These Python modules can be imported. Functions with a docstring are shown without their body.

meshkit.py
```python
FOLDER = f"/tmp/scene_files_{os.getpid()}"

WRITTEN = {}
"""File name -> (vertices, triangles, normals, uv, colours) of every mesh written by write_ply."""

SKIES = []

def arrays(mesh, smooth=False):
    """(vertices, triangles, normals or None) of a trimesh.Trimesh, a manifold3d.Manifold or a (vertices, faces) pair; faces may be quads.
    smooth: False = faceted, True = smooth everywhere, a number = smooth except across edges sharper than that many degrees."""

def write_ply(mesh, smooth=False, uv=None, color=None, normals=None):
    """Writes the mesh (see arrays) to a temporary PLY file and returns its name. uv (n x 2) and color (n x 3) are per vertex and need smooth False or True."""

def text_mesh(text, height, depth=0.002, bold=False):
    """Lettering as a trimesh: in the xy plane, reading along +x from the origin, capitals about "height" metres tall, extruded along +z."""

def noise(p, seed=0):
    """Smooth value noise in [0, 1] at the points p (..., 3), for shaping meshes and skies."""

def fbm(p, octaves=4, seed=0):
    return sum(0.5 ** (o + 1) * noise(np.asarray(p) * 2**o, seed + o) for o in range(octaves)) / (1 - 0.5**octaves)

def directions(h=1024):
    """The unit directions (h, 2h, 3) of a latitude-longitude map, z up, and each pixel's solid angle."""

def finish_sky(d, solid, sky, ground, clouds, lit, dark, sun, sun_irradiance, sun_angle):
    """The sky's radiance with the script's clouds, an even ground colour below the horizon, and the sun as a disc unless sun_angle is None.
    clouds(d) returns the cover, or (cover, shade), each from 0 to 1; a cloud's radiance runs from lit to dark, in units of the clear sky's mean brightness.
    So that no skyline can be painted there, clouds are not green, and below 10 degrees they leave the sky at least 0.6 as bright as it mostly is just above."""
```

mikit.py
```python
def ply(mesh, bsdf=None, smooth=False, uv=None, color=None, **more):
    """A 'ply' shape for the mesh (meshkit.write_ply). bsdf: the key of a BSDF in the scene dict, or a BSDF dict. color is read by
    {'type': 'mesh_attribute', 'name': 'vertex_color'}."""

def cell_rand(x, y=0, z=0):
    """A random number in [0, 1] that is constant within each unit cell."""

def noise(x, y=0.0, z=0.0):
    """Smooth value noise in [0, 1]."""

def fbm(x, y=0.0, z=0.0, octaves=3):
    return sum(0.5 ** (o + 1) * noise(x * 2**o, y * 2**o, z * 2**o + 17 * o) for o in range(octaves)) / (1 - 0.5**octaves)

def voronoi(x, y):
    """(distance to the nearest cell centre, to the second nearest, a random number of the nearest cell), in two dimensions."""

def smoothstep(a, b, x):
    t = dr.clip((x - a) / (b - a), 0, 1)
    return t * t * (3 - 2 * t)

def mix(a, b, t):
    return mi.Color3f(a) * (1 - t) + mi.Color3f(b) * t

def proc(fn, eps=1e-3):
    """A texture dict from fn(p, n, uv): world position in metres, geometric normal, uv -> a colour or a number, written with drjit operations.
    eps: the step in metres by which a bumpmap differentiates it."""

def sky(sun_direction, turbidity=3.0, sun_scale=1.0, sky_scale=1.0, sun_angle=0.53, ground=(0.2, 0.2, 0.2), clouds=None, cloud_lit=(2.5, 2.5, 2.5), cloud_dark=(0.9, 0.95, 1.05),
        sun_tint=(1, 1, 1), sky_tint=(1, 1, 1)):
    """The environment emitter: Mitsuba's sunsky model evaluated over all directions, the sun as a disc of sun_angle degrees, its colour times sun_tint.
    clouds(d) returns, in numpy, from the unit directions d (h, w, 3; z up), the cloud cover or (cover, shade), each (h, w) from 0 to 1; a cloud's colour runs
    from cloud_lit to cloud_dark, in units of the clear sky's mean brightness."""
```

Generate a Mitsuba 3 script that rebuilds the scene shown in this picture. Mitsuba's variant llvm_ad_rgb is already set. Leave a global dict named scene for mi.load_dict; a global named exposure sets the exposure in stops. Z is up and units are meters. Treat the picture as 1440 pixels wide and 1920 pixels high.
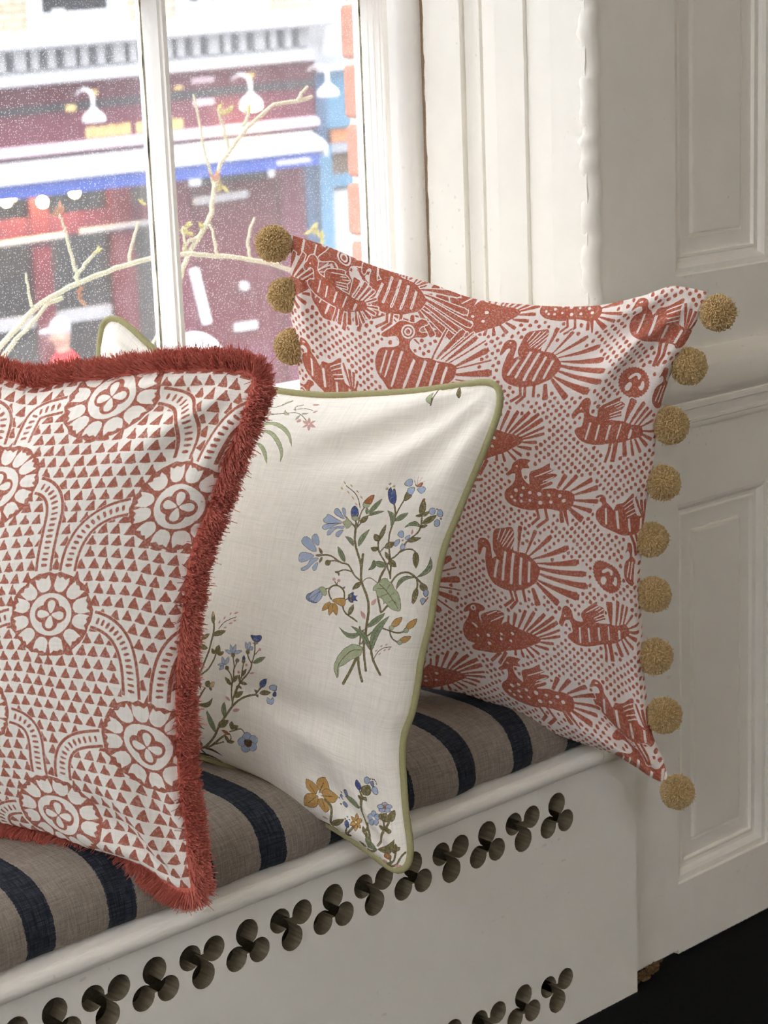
import math, random
import numpy as np, trimesh, drjit as dr, mitsuba as mi
import manifold3d as m3
import shapely
from shapely.geometry import Polygon, LineString, Point, box
from shapely.ops import unary_union, polygonize
from shapely import affinity
from scipy.interpolate import PchipInterpolator, CubicSpline
import mikit, meshkit
from mikit import proc, noise, fbm, voronoi, cell_rand, smoothstep, mix

random.seed(3)
rng = np.random.default_rng(3)
T = mi.ScalarTransform4f
scene, labels = {'type': 'scene'}, {}

# ------------------------------------------------------------------ camera
EYE = np.array([-1.979, -1.75, 1.3461])
FWD = np.array([0.6555, 0.7192, -0.2304])
UP = np.array([0.1839, 0.1439, 0.9724])
scene['camera'] = {'type': 'thinlens', 'fov': math.degrees(2 * math.atan(720 / 3762.0)), 'fov_axis': 'x',
                   'aperture_radius': 0.0034, 'focus_distance': 2.38, 'near_clip': 0.05, 'far_clip': 400.0,
                   'to_world': T().look_at(origin=EYE.tolist(), target=(EYE + FWD).tolist(), up=UP.tolist())}

# ------------------------------------------------------------------ sky (bright overcast day, no sun) and exposure
def overcast(d):  # an even overcast: three times as bright overhead as at the horizon
    return np.ones(d.shape[:2]), 1 - np.clip(d[..., 2], 0, 1)


scene['sky'] = mikit.sky((0.3, 0.5, 0.8), turbidity=4, sun_scale=0.0, sky_scale=1.0, ground=(0.2, 0.2, 0.2),
                         clouds=overcast, cloud_lit=(1.46, 1.5, 1.58), cloud_dark=(0.485, 0.5, 0.53))
exposure = 5.5

# ------------------------------------------------------------------ materials
def principled(c, rough=0.6, spec=0.4, **k):
    return {'type': 'twosided', 'bsdf': {'type': 'principled', 'base_color': c if isinstance(c, dict) else {'type': 'rgb', 'value': list(c)},
                                         'roughness': rough, 'specular': spec, **k}}


def bump(b, fn, scale, eps=3e-4):
    return {'type': 'twosided', 'bsdf': {'type': 'bumpmap', 'scale': scale, 'tex': proc(fn, eps), 'inner': b['bsdf']}}


def paint_fn(base, spot):
    def f(p, n, uv):
        g = fbm(p.x * 9 + 3, p.y * 9, p.z * 9, 3)
        d = noise(p.x * 60, p.y * 60, p.z * 22)
        speck = smoothstep(0.88, 0.94, noise(p.x * 160 + 11, p.y * 160, p.z * 120)) * smoothstep(0.66, 0.8, noise(p.x * 9, p.y * 9 + 5, p.z * 9))
        return mix(mi.Color3f(base) * (0.955 + 0.07 * g + 0.02 * d), spot, speck * 0.3)
    return f


def paint_bump(p, n, uv):  # brush marks along the length of the boards, and orange peel
    return 0.6 * noise(p.x * 420, p.y * 420, p.z * 14) + 0.5 * noise(p.x * 45, p.y * 45, p.z * 40) + 0.25 * noise(p.x * 260, p.y * 260, p.z * 260)


scene['white_paint'] = bump(principled(proc(paint_fn((0.79, 0.765, 0.700), (0.42, 0.38, 0.33))), 0.38, 0.45), paint_bump, 0.00022)
scene['sash_paint'] = bump(principled(proc(paint_fn((0.82, 0.80, 0.76), (0.5, 0.47, 0.42))), 0.4, 0.45), paint_bump, 0.0002)
scene['room_paint'] = principled((0.80, 0.72, 0.585), 0.7, 0.2)
scene['bare_wood'] = principled(proc(lambda p, n, uv: mix((0.34, 0.24, 0.16), (0.2, 0.14, 0.1), noise(p.x * 300, p.y * 300, p.z * 20))), 0.8, 0.2)
scene['raw_edge'] = principled(proc(lambda p, n, uv: mix((0.23, 0.195, 0.13), (0.13, 0.105, 0.07), noise(p.x * 400, p.y * 60, p.z * 400))), 0.7, 0.3)
scene['dark_floor'] = principled(proc(lambda p, n, uv: mi.Color3f(0.006, 0.006, 0.0065) * (0.8 + 0.4 * noise(p.x * 400, p.y * 400, p.z * 400))), 0.95, 0.1)
scene['mortar'] = principled((0.66, 0.62, 0.55), 0.95, 0.1)
scene['putty'] = principled(proc(lambda p, n, uv: mix((0.30, 0.28, 0.19), (0.05, 0.045, 0.03), smoothstep(0.55, 0.70, noise(p.x * 300, p.y * 300, p.z * 55)))), 0.8, 0.2)


# ------------------------------------------------------------------ helpers
def key(name, parent=None):
    k = name if parent is None else parent + '__' + name
    if k not in scene and k not in labels:
        return k
    i = 1
    while f'{k}_{i:03d}' in scene or f'{k}_{i:03d}' in labels:
        i += 1
    return f'{k}_{i:03d}'


def lab(k, label=None, cat=None, group=None, kind=None):
    d = {}
    if label: d['label'] = label
    if cat: d['category'] = cat
    if group: d['group'] = group
    if kind: d['kind'] = kind
    labels[k] = d
    return k


def put(name, mesh, mat, parent=None, smooth=False, label=None, cat=None, group=None, kind=None, uv=None, color=None, **more):
    k = key(name, parent)
    scene[k] = mikit.ply(mesh, mat, smooth=smooth, uv=uv, color=color, **more)
    if label or cat or group or kind:
        lab(k, label, cat, group, kind)
    return k


def put_ply(name, d, parent=None, to_world=None, **kw):
    k = key(name, parent)
    scene[k] = dict(d) if to_world is None else {**d, 'to_world': to_world}
    if kw: lab(k, **kw)
    return k


def cat(ms):
    vs, fs, n = [], [], 0
    for m in ms:
        v, f = (m.vertices, m.faces) if isinstance(m, trimesh.Trimesh) else m
        f = np.asarray(f)
        if f.shape[1] == 4:
            f = np.vstack([f[:, [0, 1, 2]], f[:, [0, 2, 3]]])
        vs.append(np.asarray(v, float)); fs.append(f + n); n += len(v)
    return np.vstack(vs), np.vstack(fs)


def bx(x0, x1, y0, y1, z0, z1):
    v = np.array([[x, y, z] for x in (x0, x1) for y in (y0, y1) for z in (z0, z1)], float)
    f = np.array([[0, 1, 3, 2], [4, 6, 7, 5], [0, 4, 5, 1], [2, 3, 7, 6], [0, 2, 6, 4], [1, 5, 7, 3]])
    return v, np.vstack([f[:, [0, 1, 2]], f[:, [0, 2, 3]]])


def bbox(x0, x1, y0, y1, z0, z1, b=0.003):
    """A box with bevelled edges."""
    pts = []
    for x, sx in ((x0, 1), (x1, -1)):
        for y, sy in ((y0, 1), (y1, -1)):
            for z, sz in ((z0, 1), (z1, -1)):
                pts += [[x + sx * b, y + sy * b, z], [x + sx * b, y, z + sz * b], [x, y + sy * b, z + sz * b]]
    h = trimesh.convex.convex_hull(np.array(pts))
    return np.array(h.vertices), np.array(h.faces)


def extrude(profile, axis, a0, a1, n=1, closed=False, wob=None):
    """A polyline of 2-D points swept straight along axis 0/1/2 from a0 to a1 (n pieces). The other two coordinates follow in order."""
    p = np.asarray(profile, float)
    rows = []
    for i in range(n + 1):
        a = a0 + (a1 - a0) * i / n
        q = p if wob is None else p + wob(a, p)
        rows.append(np.insert(q, axis, a, axis=1))
    v = np.vstack(rows); m = len(p); f = []
    js = range(m if closed else m - 1)
    for i in range(n):
        for j in js:
            k = (j + 1) % m
            f.append([i * m + j, i * m + k, (i + 1) * m + k, (i + 1) * m + j])
    return v, np.array(f)


def capped(profile, axis, a0, a1, n=1, wob=None):
    """A closed profile swept straight, with its two ends closed."""
    v, f = extrude(profile, axis, a0, a1, n, True, wob)
    m = len(profile)
    t = np.asarray(m3.triangulate([np.asarray(profile, float)]))
    f = np.vstack([f[:, [0, 1, 2]], f[:, [0, 2, 3]], t, t[:, ::-1] + n * m])
    mesh = trimesh.Trimesh(v, f, process=False)
    return np.array(mesh.vertices), np.array(mesh.faces)


def tube(points, r, sides=8, caps=True):
    p = np.asarray(points, float); r = np.broadcast_to(r, (len(p),))
    t = np.gradient(p, axis=0); t /= np.linalg.norm(t, axis=1, keepdims=True) + 1e-12
    ref = np.array([0, 0, 1.0]) if abs(t[0, 2]) < 0.9 else np.array([1.0, 0, 0])
    a = np.cross(t[0], ref); a /= np.linalg.norm(a); A = [a]
    for i in range(1, len(p)):
        a = A[-1] - t[i] * (A[-1] @ t[i]); A.append(a / np.linalg.norm(a))
    A = np.array(A); B = np.cross(t, A)
    th = np.arange(sides) * 2 * np.pi / sides
    v = p[:, None] + r[:, None, None] * (np.cos(th)[None, :, None] * A[:, None] + np.sin(th)[None, :, None] * B[:, None])
    i, j = np.meshgrid(np.arange(len(p) - 1), np.arange(sides), indexing='ij')
    k = (j + 1) % sides
    f = np.stack([i * sides + j, i * sides + k, (i + 1) * sides + k, (i + 1) * sides + j], -1).reshape(-1, 4)
    v = v.reshape(-1, 3); f = np.vstack([f[:, [0, 1, 2]], f[:, [0, 2, 3]]])
    if caps:
        n = len(v); v = np.vstack([v, p[0], p[-1]])
        j = np.arange(sides); k = (j + 1) % sides
        f = np.vstack([f, np.stack([k, j, j * 0 + n], 1), np.stack([j + (len(p) - 1) * sides, k + (len(p) - 1) * sides, j * 0 + n + 1], 1)])
    return v, f


def rings(x0, x1, z0, z1, prof):
    """Concentric rectangles on a wall facing -y: prof is a list of (inset, y); the last one is filled. A moulded panel."""
    v, f = [], []
    for d, y in prof:
        v += [[x0 + d, y, z0 + d], [x1 - d, y, z0 + d], [x1 - d, y, z1 - d], [x0 + d, y, z1 - d]]
    for i in range(len(prof) - 1):
        for j in range(4):
            k = (j + 1) % 4
            f.append([4 * i + j, 4 * i + k, 4 * i + 4 + k, 4 * i + 4 + j])
    n = 4 * (len(prof) - 1)
    f.append([n, n + 1, n + 2, n + 3])
    return np.array(v, float), np.array(f)


# ================================================================== the room
GY = 0.447          # glass
X0 = -3.1           # left end of the bay seat and the window
# floor, ceiling and the walls behind the camera
put('floor', bx(-3.6, 2.2, -4.2, 0.02, -0.05, 0.0), 'dark_floor', label='black floor in front of the window seat', kind='structure')
put('ceiling', bx(-3.6, 2.2, -4.2, 0.3, 3.3, 3.40), 'room_paint', label='plain ceiling of the room', kind='structure')
LY0, LY1, LZB, LZT = -2.5, -0.2, 1.15, 3.2   # the open window in the left wall, outside the picture, that lights the cushions from the side
put('wall_left', cat([bx(-3.7, -3.6, -4.2, LY0, 0, 3.3), bx(-3.7, -3.6, LY1, 0.02, 0, 3.3), bx(-3.7, -3.6, LY0, LY1, 0, LZB), bx(-3.7, -3.6, LY0, LY1, LZT, 3.3)]), 'room_paint',
    label='painted wall with an open window at the left end of the room', kind='structure')
put('wall_back', cat([bx(-3.6, -3.2, -4.3, -4.2, 0, 3.3), bx(-1.0, 2.2, -4.3, -4.2, 0, 3.3), bx(-3.2, -1.0, -4.3, -4.2, 0, 1.5), bx(-3.2, -1.0, -4.3, -4.2, 3.15, 3.3)]), 'room_paint',
    label='plain painted wall behind the viewer with an unseen window opening added as fill light', kind='structure')  # opening added behind the viewer to fill the front wall with daylight
put('wall_side', bx(2.2, 2.3, -4.2, 0.02, 0, 3.3), 'room_paint', label='plain painted wall at the right end of the room', kind='structure')

# the panelled wall right of the window, y = 0
LX0, LX1 = 0.1722, 0.389
UZ0, LZ0, LZ1 = 1.0107, 0.1160, 0.6935
wl = []
wl += [bx(0.012, LX0, 0.0, 0.06, 0.012, 3.3)]
wl += [bx(LX1, 2.2, 0.0, 0.06, 0.006, 3.3)]
wl += [bx(LX0, LX1, 0.0, 0.06, 0.006, LZ0), bx(LX0, LX1, 0.0, 0.06, LZ1, UZ0), bx(LX0, LX1, 0.0, 0.06, 2.7, 3.3)]
wr = put('wall_right', cat(wl), 'white_paint', label='cream painted panelled wall right of the window seat', kind='structure')
panel_prof = [(0, 0), (0.0015, 0.004), (0.005, 0.0035), (0.010, 0.0045), (0.014, 0.008), (0.017, 0.0125), (0.022, 0.0135), (0.024, 0.0115), (0.027, 0.0115), (0.0285, 0.0165),
              (0.0495, 0.0165), (0.0515, 0.0195), (0.0535, 0.0195), (0.0550, 0.0145), (0.058, 0.0140)]
put('panel', rings(LX0, LX1, LZ0, LZ1, panel_prof), 'white_paint', wr, label='moulded lower panel below the dado rail')
put('panel', rings(LX0, LX1, UZ0, 2.7, panel_prof), 'white_paint', wr, label='tall moulded panel above the dado rail')
dado = [(0.002, .908), (-.006, .9065), (-.013, .900), (-.0205, .8915), (-.0245, .884), (-.0262, .876), (-.0268, .866), (-.0262, .856), (-.0235, .847), (-.018, .8405), (-.0135, .8375), (-.0135, .8355), (-.0165, .8345),
        (-.0165, .8275), (-.0145, .8265), (-.0105, .8262), (-.0095, .8115), (-.0108, .8105), (-.0108, .8065), (-.0070, .8050), (-.0055, .8035), (-.0062, .7985), (-.0045, .7955), (.002, .7935)]
put('dado_rail', extrude(dado, 0, 0.02, 2.2), 'white_paint', wr, smooth=40, label='moulded dado rail')


def lumpy(a, p):  # thick old paint on the corner bead
    w = np.zeros_like(p)
    w[:, 0] = 0.0018 * math.sin(a * 23) * math.sin(a * 61 + 1) + 0.0012 * math.sin(a * 140 + 2 * math.sin(a * 31)) + 0.0008 * math.sin(a * 411)
    w[:, 1] = 0.0008 * math.sin(a * 173 + 1) + 0.0006 * math.sin(a * 320)
    return w


th = np.linspace(-0.35, np.pi / 2 + 0.25, 14)
bead = np.stack([0.0135 - 0.0155 * np.sin(th[::-1]) * 0 - 0.0145 * np.cos(th), 0.0105 - 0.0135 * np.sin(th)], 1)
bead = np.vstack([bead, [[0.02, 0.02], [0.004, 0.024]]])
put('corner_bead', extrude(bead, 2, 0.40, 2.75, 240, True, lumpy), 'white_paint', wr, smooth=50, label='rounded corner bead thick with old paint')
put('batten', bx(0.015, 0.0405, -0.0008, 0.01, 0.40, 3.3), 'white_paint', wr)

# window reveal (shutter box), x = 0 plane, seen in profile (x, y)
rev = [(0.010, 0.0035), (0.010, 0.0050), (0.0, 0.0062), (0.0, 0.066), (0.0015, 0.0685), (0.0065, 0.113), (0.0095, 0.1138), (0.0012, 0.1150), (0.0012, 0.166), (0.0022, 0.1695), (0.0062, 0.1948),
       (0.0100, 0.1962), (0.0100, 0.1985), (0.0055, 0.1998), (0.0052, 0.2025), (0.0098, 0.2050), (0.0118, 0.2100), (0.0112, 0.2170), (0.0082, 0.2235), (0.0060, 0.2280), (0.0088, 0.2292), (0.0088, 0.2312), (0.0, 0.2322),
       (0.0, 0.3030), (0.004, 0.3040), (0.012, 0.3040)]


def paint_edge(a, p):
    w = np.zeros_like(p)
    w[-3:, 1] = 0.0007 * math.sin(a * 95) + 0.0006 * math.sin(a * 233 + 1)
    w[:4, 1] = 0.0005 * math.sin(a * 60) + 0.0005 * math.sin(a * 171)
    return w


put('wall_reveal', extrude(rev, 2, 0.40, 2.75, 160, False, paint_edge), 'white_paint', smooth=25, label='white folded shutter lining the side of the window recess', kind='structure')
put('wall_front', bx(0.0125, 2.2, 0.062, 0.30, 0, 3.3), 'room_paint', label='masonry behind the panelled wall', kind='structure')
put('wall_head', bx(X0 - 0.5, 0.6, 0.30, 0.62, 3.02, 3.4), 'room_paint', label='wall above the window', kind='structure')
put('wall_soffit', bx(X0 - 0.5, 0.0, 0.0, 0.30, 3.1, 3.3), 'room_paint', label='soffit of the window recess', kind='structure')
put('wall_end', bx(X0 - 0.5, X0, 0.0, 0.62, 0, 3.3), 'room_paint', label='wall at the far left end of the window recess', kind='structure')

put('wall_outer', cat([bx(-3.7, 10, 0.45, 0.62, 3.4, 17.0), bx(0.62, 10, 0.36, 0.555, -3.1, 3.4), bx(-3.7, 0.62, 0.5, 0.555, -3.1, 0.0)]), 'mortar', label='unseen street front above and beside the window, added to shade the shops opposite', kind='structure')  # unseen storeys, added and made tall to keep sky light off the shops

# ------------------------------------------------------------------ window: box frame, sash, glazing bar, panes
SZ0, SZ1 = 0.868, 2.95      # glass bottom / top
win = key('window_1'); lab(win, 'large white sash window with one vertical glazing bar', None, None, 'structure')
SX = 0.0165                 # right edge of the glass
put('gap_lining', bx(0.004, 0.03, 0.3042, 0.3125, 0.40, 3.1), 'bare_wood', win, label='bare wood showing in the open joint')
# staff bead
sb = [(0.05, 0.3125), (0.010, 0.3125)] + [(-0.0075 - 0.0195 * math.sin(a), 0.3345 - 0.0215 * math.cos(a)) for a in np.linspace(0.0, 1.57, 8)] + [(-0.027, 0.3460), (0.05, 0.3460)]
put('staff_bead', capped(sb, 2, 0.40, 3.1), 'sash_paint', win, smooth=30)
put('pulley_stile', bx(0.046, 0.07, 0.346, 0.466, 0.40, 3.0), 'sash_paint', win)
# right stile of the sash: flat face, moulded inner edge, glass rebate
st = [(0.046, 0.4025), (0.0178, 0.4025), (0.0166, 0.4036), (0.0166, 0.4085), (0.0152, 0.4092), (0.0152, 0.4140), (0.0164, 0.4148), (0.0150, 0.4195), (0.0138, 0.4200), (0.0140, 0.4300), (0.0128, 0.4310), (0.0122, 0.4455), (0.0122, 0.449), (0.046, 0.449)]
put('stile', capped(st, 2, 0.80, 3.0), 'sash_paint', win, smooth=20)
put('putty_line', capped([(0.0122, 0.4440), (0.0108, 0.4458), (0.0112, 0.4468), (0.0122, 0.4468)], 2, SZ0, SZ1, 60, lambda a, p: np.stack([0.0004 * math.sin(a * 90) * np.ones(len(p)), np.zeros(len(p))], 1)), 'putty', win, label='cracked dark putty line')
put('outer_stile', bx(0.0165, 0.07, 0.4475, 0.466, 0.80, 3.0), 'sash_paint', win)
# glazing bar
def bar_profile(cx):
    h = [(-0.0105, 0.4455), (-0.0098, 0.430), (-0.0070, 0.4225), (-0.0062, 0.4165), (-0.0030, 0.4155), (-0.0028, 0.4110), (0.0028, 0.4110), (0.0030, 0.4155), (0.0062, 0.4165), (0.0070, 0.4225), (0.0098, 0.430), (0.0105, 0.4455)]
    return [(cx + x * 1.12, y) for x, y in h]
BX = -0.3620
put('glazing_bar', capped(bar_profile(BX), 2, 0.80, 3.0), 'sash_paint', win, smooth=20)
for sgn in (-1, 1):
    e = BX + sgn * 0.0118
    put('putty_line', capped([(e, 0.4440), (e + sgn * 0.0013, 0.4458), (e + sgn * 0.0010, 0.4469), (e, 0.4469)][::sgn], 2, SZ0, SZ1, 60,
        lambda a, p: np.stack([0.0006 * math.sin(a * 37) * math.sin(a * 91 + 1) * np.ones(len(p)), np.zeros(len(p))], 1)), 'putty', win)
put('outer_bar', bx(BX - 0.0068, BX + 0.0068, 0.4475, 0.464, 0.80, 3.0), 'sash_paint', win)
put('bottom_rail', capped([(0.449, SZ0), (0.427, SZ0 - 0.003), (0.4185, SZ0 - 0.008), (0.412, SZ0 - 0.014), (0.405, SZ0 - 0.016), (0.405, SZ0 - 0.085), (0.449, SZ0 - 0.085)], 0, X0, 0.046), 'sash_paint', win, smooth=20)
put('horizontal_bar', bx(X0, 0.046, 0.413, 0.462, 1.4085, 1.43), 'sash_paint', win)
put('top_rail', bx(X0, 0.046, 0.405, 0.449, SZ1, 3.02), 'sash_paint', win)
xs = [SX, BX] + [BX - 0.35 * i for i in range(1, 8)]
for x in xs[2:]:
    put('glazing_bar', capped(bar_profile(x), 2, 0.80, 3.0), 'sash_paint', win, smooth=20)
put('apron', bx(X0, 0.046, 0.40, 0.62, 0.0, SZ0 - 0.085), 'sash_paint', win)

# dusty glass
def dust(p, n, uv):
    film = 0.05 + 0.05 * fbm(p.x * 5, p.z * 5, 0.0, 3) + 0.02 * noise(p.x * 90, p.z * 6)
    d1, d2, r1 = voronoi(p.x * 300, p.z * 300)
    s1 = smoothstep(0.30, 0.12, d1) * dr.select(r1 > 0.45, 1.0, 0.0) * (0.3 + 0.7 * noise(p.x * 15, p.z * 15))
    d1, d2, r2 = voronoi(p.x * 620 + 7, p.z * 560)
    s2 = smoothstep(0.42, 0.2, d1) * dr.select(r2 > 0.5, 1.0, 0.0)
    streak = smoothstep(0.80, 0.9, noise(p.x * 700, p.z * 5)) * smoothstep(0.5, 0.8, noise(p.x * 30, p.z * 3 + 9))
    return dr.clip(film + 0.42 * s1 + 0.05 * s2 + 0.05 * streak, 0, 0.95)


scene['dusty_glass'] = {'type': 'blendbsdf', 'weight': proc(dust), 'a': {'type': 'thindielectric', 'int_ior': 1.5},
                        'b': {'type': 'principledthin', 'base_color': {'type': 'rgb', 'value': [0.95, 0.95, 0.96]}, 'roughness': 0.9, 'diff_trans': 1.6, 'spec_trans': 0.0}}
def pane(x0, x1, z0, z1, y=GY):
    return np.array([[x0, y, z0], [x1, y, z0], [x1, y, z1], [x0, y, z1]], float), np.array([[0, 1, 2, 3]])
xr = sorted(xs + [X0])
for i in range(len(xr) - 1):
    for z0, z1 in ((SZ0, 1.418), (1.418, SZ1)):
        put('pane', pane(xr[i], xr[i + 1], z0, z1), 'dusty_glass', win, label='dusty speckled glass pane' if i >= len(xr) - 3 else None)

# ------------------------------------------------------------------ window seat
seat = key('window_seat'); lab(seat, 'cream painted boxed window seat pierced with rows of trefoil holes', 'window seat')
SY = -0.0257
def trefoil(cx, cz, up):
    r = 0.0192
    lob = [(0.0, 0.0175), (-0.0173, -0.0100), (0.0173, -0.0100)]
    s = 1 if up else -1
    return unary_union([Point(cx + a, cz + s * b).buffer(r * (0.86 if b > 0 else 0.80), 9) for a, b in lob] + [Point(cx, cz).buffer(0.0088)])
holes = []
P = 0.0669
i = 0
x = -0.1146
while x > X0 + 0.05:
    up = i % 2 == 0
    holes.append(trefoil(x + (0.0 if up else 0.0005), 0.3165 if up else 0.3215, up))
    holes.append(trefoil(x - 0.006, 0.0630 if not up else 0.0655, not up))
    x -= P; i += 1
front = box(X0, 0.0, 0.0480, 0.3705).difference(unary_union(holes))
def slab(poly, y0, y1, part):
    """A pierced board standing in the xz plane between y0 (front) and y1."""
    polys = [poly] if poly.geom_type == 'Polygon' else list(poly.geoms)
    out = []
    for q in polys:
        ringsl = [np.array(q.exterior.coords)[:-1]] + [np.array(h.coords)[:-1] for h in q.interiors]
        if not q.exterior.is_ccw: ringsl[0] = ringsl[0][::-1]
        ringsl[1:] = [h if not Polygon(h).exterior.is_ccw else h[::-1] for h in ringsl[1:]]
        v = np.vstack(ringsl); t = np.asarray(m3.triangulate(ringsl)); n = len(v)
        vf = np.insert(v, 1, y0, axis=1); vb = np.insert(v, 1, y1, axis=1)
        f, sides, at = [t, t[:, ::-1] + n], [], 0
        for r_ in ringsl:
            j = np.arange(len(r_)); k = (j + 1) % len(r_)
            (f if at == 0 else sides).extend([np.stack([j + at, k + at, k + at + n], 1)[:, ::-1], np.stack([j + at, k + at + n, j + at + n], 1)[:, ::-1]])
            at += len(r_)
        out.append((np.vstack([vf, vb]), np.vstack(f if part == 'board' else sides)))
    return cat(out)
front = box(X0, 0.0, 0.0480, 0.3705).difference(unary_union(holes))
put('front_board', slab(front, SY, SY + 0.026, 'board'), 'white_paint', seat, label='front board pierced with trefoil holes')
put('hole_edges', slab(front, SY, SY + 0.026, 'sides'), 'raw_edge', seat, label='dark unpainted edges of the trefoil holes', kind='stuff')
put('lining', cat([bx(X0, 0.046, 0.11, 0.12, 0.0, 0.366), bx(X0, 0.046, SY + 0.026, 0.12, 0.0, 0.004)]), 'raw_edge', seat, label='bare boards inside the seat')
a = np.linspace(-1.5, 1.35, 11)
nose = [(0.40, 0.3705), (SY + 0.001, 0.3705), (SY - 0.0035, 0.3692)] + [(-0.0305 - 0.0125 * math.cos(t), 0.3832 + 0.0125 * math.sin(t)) for t in a[1:]] + [(-0.020, 0.3972), (0.0, 0.3985), (0.40, 0.3985)]
put('seat_board', capped(nose, 0, X0, -0.0368), 'white_paint', seat, smooth=35, label='rounded front edge of the seat board')
put('seat_board', capped(nose, 0, -0.0360, 0.0480), 'white_paint', seat, smooth=35)

# striped pad
PT = 0.500
def pad_profile(n=40):
    k = [(0.395, 0.3995), (0.2, 0.3995), (0.0, 0.3995), (-0.016, 0.4000), (-0.0245, 0.4075), (-0.0275, 0.420), (-0.0255, 0.436), (-0.0185, 0.452), (-0.004, 0.466), (0.018, 0.4755), (0.05, 0.4800), (0.12, 0.4815), (0.25, 0.479), (0.36, 0.471), (0.392, 0.452), (0.396, 0.42)]
    return np.array(k)
pp = pad_profile(); tt = np.linspace(0, 1, len(pp)); cs = PchipInterpolator(tt, pp)
prof = cs(np.linspace(0, 1, 90))
nx = 700; xsn = np.linspace(X0 + 0.02, 0.030, nx)
V = np.zeros((nx, 90, 3)); V[..., 0] = xsn[:, None]; V[..., 1] = prof[None, :, 0]; V[..., 2] = prof[None, :, 1]
L = np.concatenate([[0], np.cumsum(np.linalg.norm(np.diff(prof, axis=0), axis=1))])
wv = 0.0055 * (meshkit.noise(np.stack([xsn * 7, xsn * 0 + 3, xsn * 0], 1)) - 0.5) + 0.004 * (meshkit.noise(np.stack([xsn * 16, xsn * 0 + 9, xsn * 0], 1)) - 0.5)
front_w = np.clip((0.03 - prof[:, 0]) / 0.05, 0, 1)
V[..., 1] -= wv[:, None] * front_w[None] * 2.0
V[..., 2] += 0.8 * wv[::-1][:, None] * np.clip((prof[:, 1] - 0.44) / 0.06, 0, 1)[None]
ii, jj = np.meshgrid(np.arange(nx - 1), np.arange(89), indexing='ij')
pf = np.stack([ii * 90 + jj, (ii + 1) * 90 + jj, (ii + 1) * 90 + jj + 1, ii * 90 + jj + 1], -1).reshape(-1, 4)
puv = np.stack([np.repeat(xsn, 90), np.tile(L, nx)], 1)
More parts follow.
